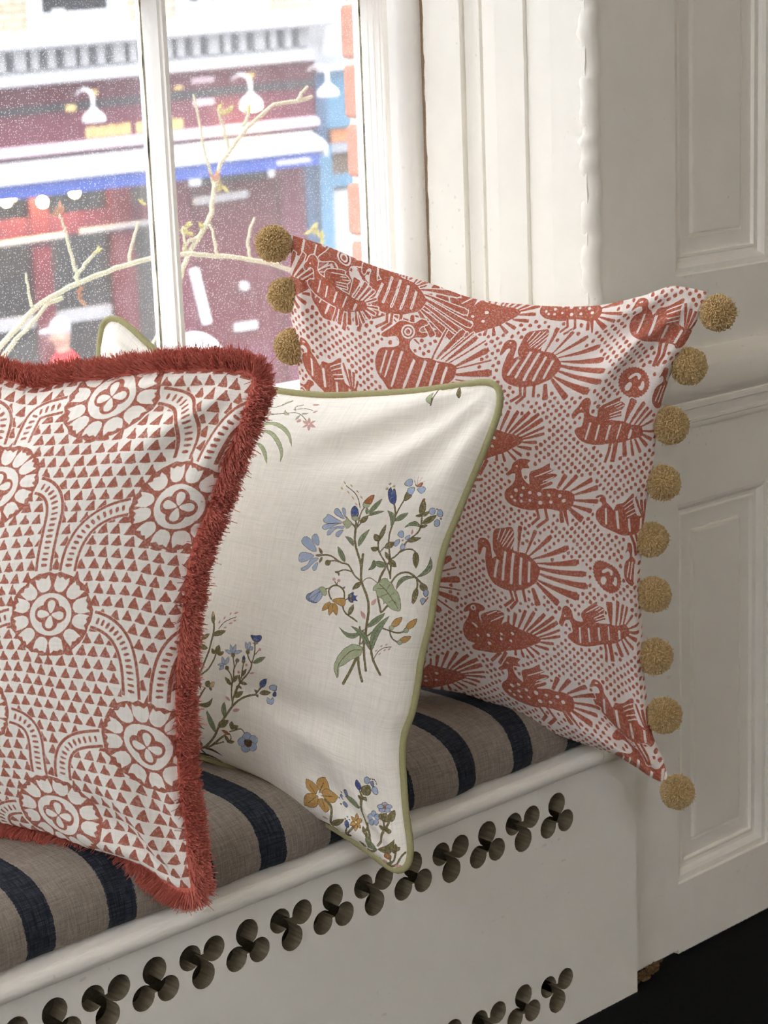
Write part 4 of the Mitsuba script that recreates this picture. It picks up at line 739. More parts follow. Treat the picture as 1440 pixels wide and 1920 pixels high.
FLORAL = [('s',25.1,[(4663,3932),(4700,3815),(4744,3667),(4848,3473),(4891,3355),(4918,3213)]),('s',18.3,[(4345,3472),(4438,3480),(4532,3445),(4626,3404),(4700,3397),(4758,3347),(4819,3276),(4912,3217)]),('s',14.9,[(4466,3407),(4525,3421),(4576,3410)]),('s',14.9,[(4612,3293),(4679,3323),(4764,3314)]),('s',16.0,[(4617,3916),(4666,3884),(4689,3856)]),('s',16.0,[(4683,4139),(4670,4054),(4692,3935),(4698,3863)]),('s',13.7,[(4632,3978),(4679,3909)]),('s',13.7,[(4726,3950),(4706,3888)]),('s',17.1,[(5026,4212),(5096,4084),(5116,3971),(5126,3856),(5155,3724),(5211,3556),(5243,3461),(5259,3333)]),('s',16.0,[(5128,4271),(5112,4166),(5105,4074)]),('s',17.1,[(5410,4086),(5445,3970),(5434,3868),(5365,3769),(5329,3667),(5258,3561),(5226,3536)]),('s',17.1,[(5022,3742),(5060,3612),(5152,3503),(5205,3434),(5250,3354)]),('s',12.6,[(5115,3663),(5083,3609)]),('s',14.9,[(5486,3657),(5441,3679),(5371,3666),(5308,3621),(5250,3550)]),('s',16.0,[(5189,3432),(5158,3317)]),('s',22.4,[(5203,3475),(5151,3320),(5137,3172),(5164,3043),(5225,2887)]),('s',16.5,[(5243,3458),(5267,3305)]),('s',20.0,[(5291,3264),(5340,3354),(5416,3402),(5490,3403),(5559,3362),(5616,3316)]),('s',16.5,[(5559,3362),(5582,3289),(5583,3257)]),('s',28.3,[(4874,3545),(4912,3248),(4951,3162),(5034,3018),(5073,2866),(5088,2708),(5110,2563)]),('n',10.6,3,[(4932,3205),(4982,3259),(5039,3268),(5129,3221)]),('s',21.2,[(5292,2989),(5240,2901)]),('s',18.8,[(5127,2567),(5196,2653),(5216,2664)]),('s',16.5,[(5296,2705),(5374,2700),(5462,2700),(5526,2735)]),('s',15.3,[(5376,2695),(5415,2629),(5488,2598)]),('s',23.6,[(5113,2505),(5138,2353),(5185,2166)]),('s',32.0,[(5054,2295),(5000,2127),(4934,1931)]),('s',29.6,[(5073,2289),(5102,2156),(5161,2031)]),('s',24.6,[(5113,2489),(5151,2310),(5186,2174)]),('s',27.1,[(5113,2561),(5198,2463),(5243,2346),(5303,2247),(5360,2171)]),('s',19.7,[(5011,2659),(5048,2570),(5065,2453)]),('s',17.2,[(5086,2470),(5124,2564)]),('s',18.5,[(4566,2930),(4516,3021),(4545,3089),(4607,3113),(4675,3096),(4723,3043),(4737,2959)]),('s',17.2,[(4734,2872),(4784,2795),(4899,2745),(4956,2720)]),('s',13.6,[(4472,3046),(4522,3066)]),('s',11.1,[(4786,2974),(4752,2950)]),('s',9.9,[(4580,3156),(4606,3117)]),('s',9.9,[(4614,3149),(4613,3118)]),('s',22.2,[(5090,2665),(5118,2563)]),('l',2,68.6,0.05,[(4793,3638),(4865,3866)]),('l',2,62.9,0,[(4664,3421),(4525,3608)]),('l',2,51.4,-0.1,[(4728,3637),(4593,3745)]),('l',2,68.6,0.0,[(4766,4061),(4858,4268)]),('l',2,45.7,0.05,[(4773,4043),(4944,4108)]),('l',3,80.0,0,[(4714,3937),(4773,4043)]),('l',2,34.3,0,[(4749,4059),(4712,4153)]),('l',3,34.3,0,[(4341,3466),(4248,3450)]),('l',3,36.6,0,[(4339,3483),(4275,3557)]),('l',3,34.3,0,[(4347,3449),(4325,3362)]),('l',2,57.1,0.2,[(5033,3492),(4982,3362)]),('d',3,37.7,[(4438,3382)]),('l',3,28.6,0,[(4620,3282),(4554,3279)]),('l',3,20.6,0,[(4608,3281),(4620,3236)]),('l',3,68.6,0,[(5027,3732),(4950,3810)]),('l',3,45.7,0.1,[(5049,3645),(4954,3639)]),('b',11,[(4480,3928),(4511,3956),(4502,4004),(4554,3966),(4612,3928),(4610,3891),(4575,3846),(4527,3890)]),('b',4,[(4474,3928),(4370,3973),(4241,4013),(4238,3975),(4215,3940),(4245,3900),(4318,3892),(4409,3909)]),('b',4,[(4482,3910),(4353,3896),(4254,3864),(4246,3826),(4283,3806),(4363,3842),(4419,3885)]),('b',4,[(4526,3877),(4429,3862),(4348,3815),(4343,3741),(4375,3739),(4407,3792),(4462,3841),(4532,3848)]),('b',4,[(4535,3824),(4475,3805),(4458,3749),(4501,3730),(4525,3768)]),('b',4,[(4491,3972),(4429,4035),(4354,4101),(4318,4098),(4319,4048),(4395,4000)]),('b',4,[(4495,3991),(4416,4082),(4408,4119),(4442,4109),(4473,4051)]),('b',4,[(4249,3504),(4213,3575),(4116,3652),(4047,3662),(4011,3592),(4078,3533),(4180,3495)]),('b',4,[(4262,3585),(4237,3689),(4187,3728),(4146,3689),(4168,3627)]),('b',4,[(4229,3439),(4135,3461),(4034,3436),(4020,3390),(4043,3316),(4122,3336),(4190,3389)]),('b',4,[(4300,3420),(4203,3392),(4157,3296),(4082,3234),(4100,3209),(4178,3253),(4240,3340)]),('b',4,[(4299,3366),(4251,3318),(4237,3273),(4276,3252),(4303,3293)]),('b',5,[(4548,4157),(4527,4104),(4564,4021),(4624,3996),(4648,4028),(4615,4110)]),('b',11,[(4569,4010),(4608,4019),(4653,4016),(4663,3975),(4639,3961),(4598,3975)]),('b',8,[(4740,4315),(4685,4283),(4650,4209),(4674,4192),(4736,4178),(4753,4250)]),('b',11,[(4650,4209),(4655,4167),(4711,4140),(4741,4166),(4730,4195),(4691,4193)]),('n',9.1,1,[(4342,4415),(4449,4354),(4544,4275),(4632,4135)]),('e',9,[(4299,4461),(4331,4436)]),('e',9,[(4292,4382),(4323,4358)]),('e',9,[(4404,4425),(4435,4400)]),('e',9,[(4396,4336),(4427,4311)]),('e',9,[(4511,4352),(4542,4327)]),('e',9,[(4483,4265),(4514,4240)]),('e',9,[(4589,4277),(4620,4253)]),('e',9,[(4557,4185),(4588,4160)]),('b',5,[(4904,4420),(4890,4375),(4917,4305),(4969,4232),(5028,4209),(5036,4253),(4995,4344),(4946,4407),(4937,4377)]),('d',9,13.7,[(4878,4463)]),('d',9,13.7,[(4864,4400)]),('d',9,13.7,[(4934,4438)]),('b',3,[(5115,4374),(5122,4270),(5158,4264),(5197,4327),(5152,4353)]),('b',4,[(5115,4374),(5120,4426),(5183,4429),(5195,4355),(5176,4337)]),('b',4,[(5134,4490),(5086,4540),(5041,4486),(5065,4452),(5131,4450)]),('b',4,[(5224,4414),(5263,4449),(5326,4409),(5304,4358),(5256,4380)]),('b',8,[(5140,4525),(5192,4459),(5228,4500),(5264,4471),(5205,4442)]),('n',5.7,7,[(5192,4470),(5164,4578)]),('n',5.7,7,[(5192,4470),(5217,4557)]),('n',5.7,7,[(5192,4470),(5270,4517)]),('l',3,74.3,0,[(5410,4086),(5353,4292)]),('d',8,16.0,[(5360,4281)]),('l',3,34.3,0,[(5410,4086),(5339,4082)]),('l',3,43.4,0.1,[(5427,4083),(5480,4147)]),('l',3,74.3,0,[(5453,3999),(5563,4117)]),('l',2,57.1,-0.25,[(5446,3954),(5269,3928)]),('l',3,40.0,0,[(5446,3954),(5510,3988)]),('b',4,[(5469,4150),(5475,4189),(5519,4191),(5537,4140),(5516,4115)]),('b',4,[(5557,4149),(5570,4194),(5615,4155),(5613,4105),(5578,4114)]),('b',4,[(5563,4035),(5579,4071),(5615,4056),(5624,4003),(5598,3987)]),('d',8,9.1,[(5544,4190)]),('d',8,9.1,[(5617,4086)]),('l',2,74.3,0,[(5125,4000),(5242,4113)]),('l',2,59.4,-0.15,[(5114,3924),(4981,4122)]),('l',3,57.1,0,[(5039,3738),(5038,3946)]),('l',3,51.4,0,[(5041,3733),(4948,3809)]),('l',3,45.7,0.1,[(5046,3621),(4952,3638)]),('l',3,80.0,0,[(5121,3659),(5227,3738)]),('b',4,[(5223,3845),(5249,3887),(5295,3851),(5297,3801),(5251,3814)]),('b',4,[(5220,3743),(5262,3781),(5280,3738),(5250,3691),(5226,3700)]),('b',4,[(5305,3681),(5314,3730),(5350,3712),(5350,3669),(5315,3660)]),('b',4,[(5326,3809),(5367,3841),(5375,3803),(5345,3783)]),('d',8,10.3,[(5307,3771)]),('l',3,57.1,0,[(5367,3763),(5498,3831)]),('l',7,25.1,0,[(5389,3849),(5371,3914)]),('l',3,45.7,0,[(5208,3522),(5138,3611)]),('l',3,68.6,0,[(5202,3521),(5310,3448)]),('l',2,74.3,0,[(5187,3443),(5025,3468)]),('l',2,45.7,0.2,[(5020,3490),(4986,3362)]),('l',3,68.6,0,[(5484,3667),(5531,3475)]),('l',2,49.5,0.22,[(5359,3187),(5557,3372)]),('l',2,49.5,-0.2,[(5557,3372),(5647,3627)]),('b',11,[(5087,3123),(5090,3180),(5143,3240),(5185,3292),(5235,3295),(5244,3279),(5299,3249),(5336,3194),(5373,3168),(5427,3072),(5440,2957),(5388,2942),(5306,2969),(5255,3010),(5241,2991),(5222,3043),(5148,3073),(5115,3134)]),('n',7.1,1,[(5147,3218),(5217,3175),(5336,3062),(5416,2972)]),('n',4.7,1,[(5217,3175),(5134,3160)]),('n',4.7,1,[(5271,3123),(5193,3076)]),('n',4.7,1,[(5243,3157),(5275,3229)]),('n',4.7,1,[(5297,3100),(5343,3151)]),('n',4.7,1,[(5336,3062),(5298,3023)]),('n',4.7,1,[(5355,3044),(5390,3030)]),('l',2,70.7,0,[(5102,2677),(5275,2891)]),('l',2,88.3,0.12,[(5226,2416),(5331,2863)]),('l',3,64.8,0,[(5616,3316),(5675,3216)]),('b',4,[(5652,3218),(5676,3243),(5692,3207),(5677,3162)]),('b',4,[(5636,3113),(5650,3142),(5677,3135),(5671,3085),(5658,3062),(5648,3088)]),('n',5.9,8,[(5677,3097),(5696,3153)]),('n',5.9,8,[(5679,3108),(5695,3164)]),('l',3,58.9,0,[(5583,3257),(5569,3062)]),('d',8,16.5,[(5568,3089)]),('l',6,73.0,0,[(5379,2746),(5478,2892)]),('d',11,28.3,[(5383,2739)]),('l',6,73.0,0,[(5545,2761),(5633,2902)]),('d',11,28.3,[(5549,2753)]),('l',6,73.0,0,[(5508,2604),(5616,2689)]),('d',11,28.3,[(5516,2602)]),('n',8.2,1,[(5268,2332),(5300,2417),(5354,2481),(5443,2524)]),('e',7,[(5275,2428),(5294,2446)]),('e',7,[(5320,2400),(5339,2418)]),('e',7,[(5323,2495),(5340,2513)]),('e',7,[(5370,2458),(5388,2476)]),('e',7,[(5376,2526),(5393,2545)]),('e',7,[(5419,2487),(5436,2507)]),('l',7,49.5,0,[(5093,2950),(5142,3038)]),('l',7,47.1,0,[(5054,2770),(4974,2857)]),('l',3,61.6,0,[(4920,3202),(4824,3096)]),('b',10,[(4221,2871),(4231,2926),(4281,2964),(4380,3029),(4442,2984),(4395,2873),(4374,2843),(4292,2838)]),('b',4,[(4263,2908),(4305,2982),(4386,3031),(4443,2978),(4391,2860),(4345,2850),(4277,2873)]),('b',11,[(4371,3040),(4415,3065),(4464,3051),(4492,3005),(4480,2959),(4438,2970),(4388,3018)]),('n',4.9,1,[(4281,2887),(4404,3008)]),('n',4.9,1,[(4329,2859),(4404,3008)]),('b',6,[(4582,2914),(4672,2963),(4752,2950),(4753,2876),(4689,2870),(4632,2891)]),('l',6,71.4,0,[(4566,2892),(4476,2761)]),('l',6,71.4,0,[(4588,2883),(4588,2719)]),('l',6,71.4,0,[(4613,2888),(4682,2737)]),('b',5,[(4783,2992),(4801,3038),(4848,3064),(4854,3029),(4902,3031),(4883,3004),(4912,2967),(4865,2964),(4857,2938),(4804,2947)]),('l',3,37.0,0.2,[(4784,3029),(4826,2933)]),('d',7,20.9,[(4562,3185)]),('d',7,20.9,[(4629,3178)]),('l',3,18.5,0,[(4697,3081),(4724,3116)]),('l',3,59.1,0,[(4834,2774),(4871,2917)]),('l',2,61.6,0.3,[(5082,2651),(4759,2601)]),('l',2,64.1,-0.12,[(5207,2418),(4901,2646)]),('b',11,[(5114,2394),(5099,2331),(5054,2289),(5008,2259),(4973,2232),(4939,2194),(4905,2160),(4871,2133),(4847,2120),(4851,2060),(4847,1979),(4795,2044),(4774,2124),(4792,2184),(4805,2236),(4838,2287),(4869,2343),(4925,2393),(4980,2437),(5056,2438),(5108,2428)]),('n',7.4,1,[(5108,2392),(4994,2363),(4894,2253),(4832,2128),(4844,1996)]),('s',24.3,[(2928,2151),(2951,2012),(2940,1804),(2927,1540),(2869,1344),(2808,1224)]),('s',21.9,[(3055,1721),(3054,1598),(2992,1442),(2864,1313)]),('s',14.6,[(3326,1751),(3394,1622)]),('s',14.6,[(3403,1701),(3399,1608)]),('s',17.0,[(3309,1549),(3371,1481),(3393,1403)]),('s',17.0,[(3392,1606),(3408,1479),(3397,1361),(3402,1222)]),('s',17.0,[(3532,1869),(3575,1797),(3621,1754)]),('s',15.8,[(3621,2034),(3639,1899),(3625,1769)]),('s',20.6,[(3621,1754),(3630,1654),(3587,1536),(3509,1412),(3467,1243)]),('s',9.7,[(3649,1888),(3700,1972)]),('s',14.6,[(3500,1731),(3518,1632),(3532,1490)]),('s',14.6,[(2982,1161),(2904,1047)]),('s',17.0,[(3823,1448),(3760,1342)]),('l',3,60.7,0,[(2917,2141),(2881,2319)]),('l',9,36.4,0,[(2898,2237),(2881,2319)]),('l',3,78.9,0,[(2944,1973),(3139,2097)]),('l',3,60.7,0,[(2785,1865),(2894,1981)]),('l',3,85.0,0,[(2760,1755),(2910,1758)]),('l',3,42.5,0,[(2750,1916),(2736,2045)]),('l',3,85.0,0,[(3062,1724),(3079,1861)]),('l',3,60.7,0.1,[(3055,1721),(2969,1776)]),('l',3,60.7,-0.1,[(3069,1726),(3171,1790)]),('l',3,54.6,0,[(2840,1321),(2831,1453)]),('l',3,60.7,0.1,[(2822,1257),(2904,1120)]),('l',3,85.0,0,[(2998,1181),(3041,1290)]),('l',9,60.7,0,[(3060,1203),(3126,1306)]),('l',3,48.6,0,[(3045,1168),(3092,1185)]),('n',10.9,1,[(3021,2091),(3092,2213),(3268,2339)]),('l',7,26.7,0,[(3005,2166),(3019,2220)]),('l',7,26.7,0,[(3070,2249),(3095,2299)]),('l',7,26.7,0,[(3157,2337),(3174,2385)]),('l',7,26.7,0,[(3220,2376),(3291,2415)]),('l',7,26.7,0,[(3093,2124),(3143,2156)]),('l',7,26.7,0,[(3164,2212),(3229,2244)]),('l',7,26.7,0,[(3225,2271),(3281,2293)]),('l',4,51.0,0,[(3308,1803),(3246,1928)]),('l',4,51.0,0,[(3316,1805),(3333,1953)]),('l',4,51.0,0,[(3301,1801),(3181,1822)]),('l',4,51.0,0,[(3329,1816),(3446,1887)]),('l',4,51.0,0,[(3241,1601),(3161,1712)]),('l',4,51.0,0,[(3255,1606),(3259,1744)]),('l',4,51.0,0,[(3234,1599),(3139,1574)]),('l',4,51.0,0,[(3238,1585),(3180,1506)]),('l',4,51.0,0,[(3522,1922),(3474,2029)]),('l',4,51.0,0,[(3537,1926),(3540,2047)]),('l',4,51.0,0,[(3551,1930),(3607,1988)]),('d',3,31.6,[(3320,1781)]),('d',3,31.6,[(3288,1572)]),('d',3,31.6,[(3535,1895)]),('d',3,30.4,[(3402,1727)]),('l',5,48.6,0,[(3496,1745),(3487,1828)]),('d',3,26.7,[(3496,1745)]),('b',5,[(3533,2136),(3568,2152),(3612,2156),(3655,2174),(3705,2166),(3695,2109),(3658,2071),(3598,2069)]),('l',3,30.4,0,[(3590,2039),(3668,2058)]),('d',7,21.9,[(3709,1979)]),('l',7,31.6,0,[(3641,1597),(3703,1633)]),('d',7,21.9,[(3553,1704)]),('d',7,21.9,[(3478,1567)]),('l',2,63.1,0,[(3642,1760),(3809,1902)]),('l',3,63.1,0,[(3384,1343),(3279,1430)]),('l',3,54.6,0,[(3401,1391),(3470,1520)]),('l',3,51.0,0,[(3536,1527),(3572,1650)]),('l',3,48.6,0,[(3515,1421),(3623,1434)]),('l',3,42.5,0,[(3508,1425),(3491,1534)]),('l',3,42.5,0.2,[(3458,1339),(3552,1341)]),('l',5,78.9,0,[(3815,1452),(3900,1616)]),('l',4,54.6,0.2,[(3995,1501),(3964,1547)]),('l',4,60.7,0,[(4017,1499),(4052,1593)]),('s',17.5,[(2977,1165),(2864,948),(2784,818)]),('s',18.8,[(3391,1412),(3400,1239),(3413,1114)]),('s',18.8,[(3469,1320),(3435,1179),(3413,1057)]),('s',25.0,[(3751,1322),(3654,1274),(3541,1186),(3420,1045),(3303,858),(3174,645),(3099,511),(2934,294),(2816,181)]),('s',15.0,[(3813,1437),(3762,1347)]),('s',21.2,[(3269,567),(3103,410),(2974,280),(2863,197)]),('s',16.2,[(3345,640),(3463,715),(3544,754),(3587,721)]),('s',16.2,[(2977,288),(3201,431)]),('s',16.2,[(2698,122),(2847,192)]),('l',3,62.5,-0.2,[(2831,870),(3097,1052)]),('l',2,77.5,0,[(3270,831),(3287,1056)]),('l',2,93.7,0,[(3098,518),(2999,821)]),('l',3,87.5,0,[(3157,638),(3347,808)]),('l',1,43.8,-0.2,[(2781,650),(2922,507)]),('l',3,68.7,0,[(3442,1181),(3575,1311)]),('l',3,62.5,0,[(3811,1366),(3976,1455)]),('l',3,37.5,-0.2,[(3761,1354),(3735,1394)]),('l',3,37.5,0.2,[(3765,1327),(3798,1304)]),('b',4,[(3960,1503),(3986,1566),(4058,1589),(4057,1538),(4020,1499)]),('b',5,[(4005,1456),(4050,1500),(4057,1449),(4014,1419)]),('b',4,[(3933,1296),(3937,1367),(3976,1352),(4007,1402),(4031,1347),(3985,1293)]),('l',7,47.5,0,[(3382,1111),(3304,1149)]),('l',7,47.5,0,[(3418,972),(3536,1040)]),('l',3,75.0,0,[(3382,684),(3402,815)]),('l',3,50.0,0,[(3401,713),(3501,787)]),('l',8,56.2,0,[(3214,603),(3354,600)]),('l',3,68.7,0,[(3266,465),(3280,550)]),('l',3,47.5,0,[(3254,453),(3396,517)]),('s',12.5,[(3345,597),(3348,541),(3292,475)]),('b',4,[(3606,602),(3548,626),(3572,695),(3618,737),(3667,748),(3697,709),(3646,624)]),('b',4,[(3643,624),(3684,710),(3752,745),(3786,730),(3788,687),(3736,619),(3656,600)]),('b',4,[(3657,603),(3741,634),(3759,588),(3728,534),(3673,492),(3612,488),(3624,565)]),('b',4,[(3627,567),(3629,498),(3562,429),(3508,411),(3480,432),(3505,502),(3594,568)]),('b',4,[(3595,566),(3509,492),(3453,500),(3454,544),(3490,598),(3561,641),(3608,605)]),('b',1,[(3570,600),(3638,642),(3691,643),(3670,572),(3612,520),(3565,542)]),('l',3,37.5,0,[(2798,191),(2806,287)]),('l',1,37.5,0.1,[(2829,177),(3089,168)]),('l',1,27.5,0,[(2767,148),(2837,71)]),('l',1,37.5,0.1,[(2655,27),(3050,33)]),('l',6,157.2,0,[(4580,405),(4472,552)]),('l',6,157.2,0,[(4638,444),(4736,672)]),('l',6,157.2,0,[(4659,415),(4857,500)]),('l',6,157.2,0,[(4603,392),(4363,162)]),('l',6,157.2,0,[(4665,388),(4675,218)]),('n',7.9,1,[(4573,410),(4503,496)]),('n',7.9,1,[(4622,437),(4695,585)]),('n',7.9,1,[(4643,409),(4782,460)]),('n',7.9,1,[(4577,366),(4446,239)]),('n',7.9,1,[(4657,377),(4686,270)]),('d',0,14.1,[(4604,408)]),('s',28.3,[(4696,386),(4771,324),(4727,110),(4741,44),(4774,25)]),('l',3,62.9,0,[(4729,75),(4927,260)]),('l',3,47.1,0.1,[(4698,55),(4436,33)]),('l',7,31.4,0,[(4614,135),(4702,140)]),('l',10,62.9,0,[(4994,572),(5050,667)]),('l',10,62.9,0,[(4943,518),(4893,517)]),('l',10,62.9,0,[(4937,472),(4950,406)]),('d',0,18.9,[(4940,509)]),('d',1,9.4,[(4932,579)]),('d',1,9.4,[(4873,486)]),('d',1,9.4,[(4888,420)]),('l',2,113.1,0,[(5204,538),(4980,550)]),('s',28.3,[(5267,681),(5231,559),(5197,412),(5215,279),(5236,177)]),('s',18.9,[(5242,740),(5267,681)]),('s',18.9,[(5231,366),(5191,267)]),('l',5,62.9,0,[(5235,744),(5214,860)]),('l',3,94.3,0,[(5274,711),(5346,846)]),('l',3,47.1,0.2,[(5266,666),(5218,680)]),('l',3,44.0,-0.2,[(5272,662),(5309,698)]),('b',4,[(5291,866),(5324,936),(5354,920),(5327,852)]),('b',10,[(5355,878),(5387,915),(5399,886),(5371,843)]),('b',4,[(5362,804),(5408,862),(5439,824),(5399,767)]),('d',1,7.9,[(5361,926)]),('d',1,7.9,[(5386,936)]),('d',1,7.9,[(5409,940)]),('d',1,7.9,[(5426,929)]),('d',1,7.9,[(5429,905)]),('b',4,[(5365,497),(5350,531),(5365,567),(5382,580),(5397,584),(5407,560),(5382,506)]),('b',4,[(5378,508),(5408,559),(5432,568),(5439,554),(5440,534),(5420,501),(5381,490)]),('b',4,[(5384,498),(5419,498),(5420,468),(5404,443),(5382,421),(5353,420),(5366,476)]),('b',4,[(5372,480),(5350,419),(5294,372),(5268,367),(5256,377),(5295,433),(5360,485)]),('b',4,[(5360,479),(5296,435),(5276,448),(5295,480),(5316,509),(5348,529),(5370,503)]),('d',0,17.3,[(5372,492)]),('b',4,[(5492,679),(5466,694),(5484,724),(5509,738),(5536,745),(5551,728),(5516,689)]),('b',4,[(5509,689),(5554,728),(5595,730),(5607,718),(5608,703),(5575,686),(5515,678)]),('b',4,[(5518,684),(5574,685),(5578,663),(5557,649),(5532,637),(5500,635),(5498,668)]),('b',4,[(5505,671),(5498,634),(5467,609),(5448,605),(5434,608),(5440,633),(5488,671)]),('b',4,[(5490,667),(5440,634),(5418,637),(5420,653),(5431,671),(5464,693),(5498,684)]),('d',8,17.3,[(5503,678)]),('n',6.3,8,[(5495,675),(5473,711)]),('n',6.3,8,[(5495,675),(5510,743)]),('n',6.3,8,[(5495,675),(5539,739)]),('l',3,86.4,0,[(5480,515),(5460,597)]),('l',3,78.6,0,[(5482,516),(5520,624)]),('l',3,86.4,0,[(5543,545),(5637,671)]),('s',17.3,[(5477,520),(5480,443)]),('s',20.4,[(5543,545),(5486,439),(5337,160)]),('l',3,47.1,0,[(5479,436),(5421,437)]),('l',3,55.0,0,[(5485,426),(5553,443)]),('l',6,47.1,0,[(5065,290),(5092,407)]),('l',6,47.1,0,[(5065,290),(5147,366)]),('l',6,47.1,0,[(5065,290),(5124,251)]),('l',6,47.1,0,[(5065,290),(5059,181)]),('l',6,47.1,0,[(5065,290),(4996,220)]),('l',6,47.1,0,[(5065,290),(5007,330)]),('d',0,11.0,[(5062,291)]),('l',5,59.7,0,[(4956,169),(4960,268)]),('s',22.0,[(5039,228),(4957,94)]),('s',18.9,[(4952,158),(4913,46)]),('l',1,28.3,0,[(4913,46),(5011,102)]),('l',1,22.0,0,[(4924,63),(4897,72)]),('d',1,7.9,[(4939,270)]),('d',1,7.9,[(4964,305)]),('d',1,7.9,[(4986,283)]),('l',2,86.4,0.2,[(5331,111),(5189,196)]),('l',3,55.0,0.1,[(5202,203),(5146,287)]),('s',22.0,[(5189,196),(5246,168),(5223,75)]),('l',3,50.3,0.1,[(5195,65),(5101,81)]),('l',3,75.4,-0.1,[(5345,119),(5575,354)]),('s',23.6,[(5331,111),(5274,50),(5197,28)]),('b',8,[(5427,101),(5468,158),(5519,161),(5515,114),(5469,95)]),('s',20.4,[(5498,113),(5518,86),(5470,34)]),('s',20.4,[(5576,228),(5561,131),(5513,54)]),('l',3,47.1,0,[(5580,221),(5583,308)]),('l',3,40.9,0,[(5577,235),(5627,273)]),('l',3,40.9,0,[(5569,227),(5533,219)]),('s',23.6,[(5677,200),(5636,161),(5601,82),(5529,39),(5440,2)]),('l',7,47.1,0,[(5575,56),(5669,36)]),('l',7,40.9,0,[(5396,3),(5480,72)]),('c',11,54.9,[(2837,5150),(2941,5222),(3068,5220),(3197,5158),(3296,5070),(3386,4920)]),('c',11,54.9,[(2859,5061),(2968,5096),(3091,5044),(3217,4920),(3298,4791),(3319,4670)]),('c',11,54.9,[(2901,4898),(2982,4856),(3074,4746),(3140,4617)]),('s',8.0,[(2883,5343),(2976,5383),(3077,5406),(3186,5434),(3298,5409),(3415,5325)]),('s',6.9,[(2879,5471),(2975,5526),(3075,5617)]),('s',6.9,[(3164,5476),(3293,5511),(3413,5493)]),('s',6.9,[(3195,5465),(3165,5521),(3252,5567)]),('l',11,34.3,0.2,[(3146,5392),(3053,5462)]),('l',11,28.6,0,[(3268,5325),(3290,5400)]),('l',11,25.1,0,[(3303,5424),(3381,5439)]),('l',11,25.1,0,[(2971,5533),(3071,5624)]),('l',7,41.1,0,[(3476,5275),(3538,5331)]),('l',7,41.1,0,[(3476,5275),(3590,5226)]),('l',7,41.1,0,[(3476,5275),(3525,5171)]),('l',7,41.1,0,[(3476,5275),(3414,5217)]),('l',7,41.1,0,[(3476,5275),(3364,5320)]),('l',7,41.1,0,[(3476,5275),(3424,5380)]),('d',0,9.1,[(3476,5275)]),('d',7,28.6,[(3319,5313)]),('l',7,34.3,0,[(3369,5578),(3463,5584)]),('l',7,28.6,0,[(3432,5458),(3488,5490)]),('l',11,64.4,0.2,[(4924,5524),(4923,5675)]),('l',3,52.7,0,[(5246,5567),(5220,5706)]),('s',14.6,[(4924,5510),(4958,5705)])]


def bird(t):
    d = BIRDS[t]; k = 1e-4
    red = [ok(Polygon(spline(d['body'], 4) * k if t != 'G' else np.array(d['body']) * k)).buffer(0.0004)]
    for w0, w1, s, (p, q) in d['feathers']:
        red.append(strip(np.array(p) * k, np.array(q) * k, w0 * k, w1 * k, s))
    for w, l in d['legs']:
        red.append(LineString(np.array(l) * k).buffer(w * k / 2, cap_style='flat', join_style='mitre'))
    white = []
    for w, (p, q) in d['lines']:
        white.append(strip(np.array(p) * k, np.array(q) * k, w * k, w * k * 1.5))
    for w, (p, q) in d['stripes']:
        white.append(strip(np.array(p) * k, np.array(q) * k, w * k * 0.92, w * k * 0.92, -1))
    for r_, p in d['spots']:
        white.append(affinity.scale(Point(np.array(p) * k).buffer(r_ * k, 3), 1.0, 0.85))
    for l in d['white']:
        white.append(ok(Polygon(spline(np.array(l) * k, 3))))
    g = unary_union(red).difference(unary_union(white)) if white else unary_union(red)
    for c_, r_, p in d['rings']:
        q = Point(np.array(p) * k).buffer(r_ * k, 7)
        g = g.difference(q) if c_ == 0 else g.union(q)
    return g.simplify(0.00008)


def bird_print():
    src = {t: bird(t) for t in BIRDS}
    placed, out = [], []
    for t, x, y, sc, rot in BIRD_PLACES:
        g = affinity.translate(affinity.rotate(affinity.scale(src[t], sc, sc, origin=(0, 0)), rot, origin=(0, 0), use_radians=True), x * 1e-4, y * 1e-4)
        if any(g.intersects(o) for o in placed):
            g = g.difference(unary_union([o.buffer(0.0014) for o in placed if o.intersects(g.buffer(0.002))]))
        if not g.is_empty: placed.append(g); out.append((g, 1))
    tree = shapely.STRtree(placed)
    r = np.random.default_rng(5)
    a, b = np.array([0.0068, 0.0056]), np.array([0.0064, -0.0060])
    for i in range(-10, 130):
        for j in range(-110, 110):
            c = a * i + b * j
            c = c + 0.0012 * np.array([math.sin(c[1] * 60), math.sin(c[0] * 50 + 1)])
            if not (-.003 < c[0] < CC.W + .003 and -.003 < c[1] < CC.H + .003): continue
            p = Point(c)
            if len(tree.query(p, predicate='dwithin', distance=0.0034)): continue
            s_ = r.uniform(0.0025, 0.0032); an = 0.72 + r.uniform(-.25, .25)
            w = [c + s_ * r.uniform(0.8, 1.2) * np.array([math.cos(an + z), math.sin(an + z)]) for z in (0.35, 1.2, 1.95, 2.75, 3.5, 4.35, 5.1, 5.9)]
            out.append((Polygon(w), 1))
    return out


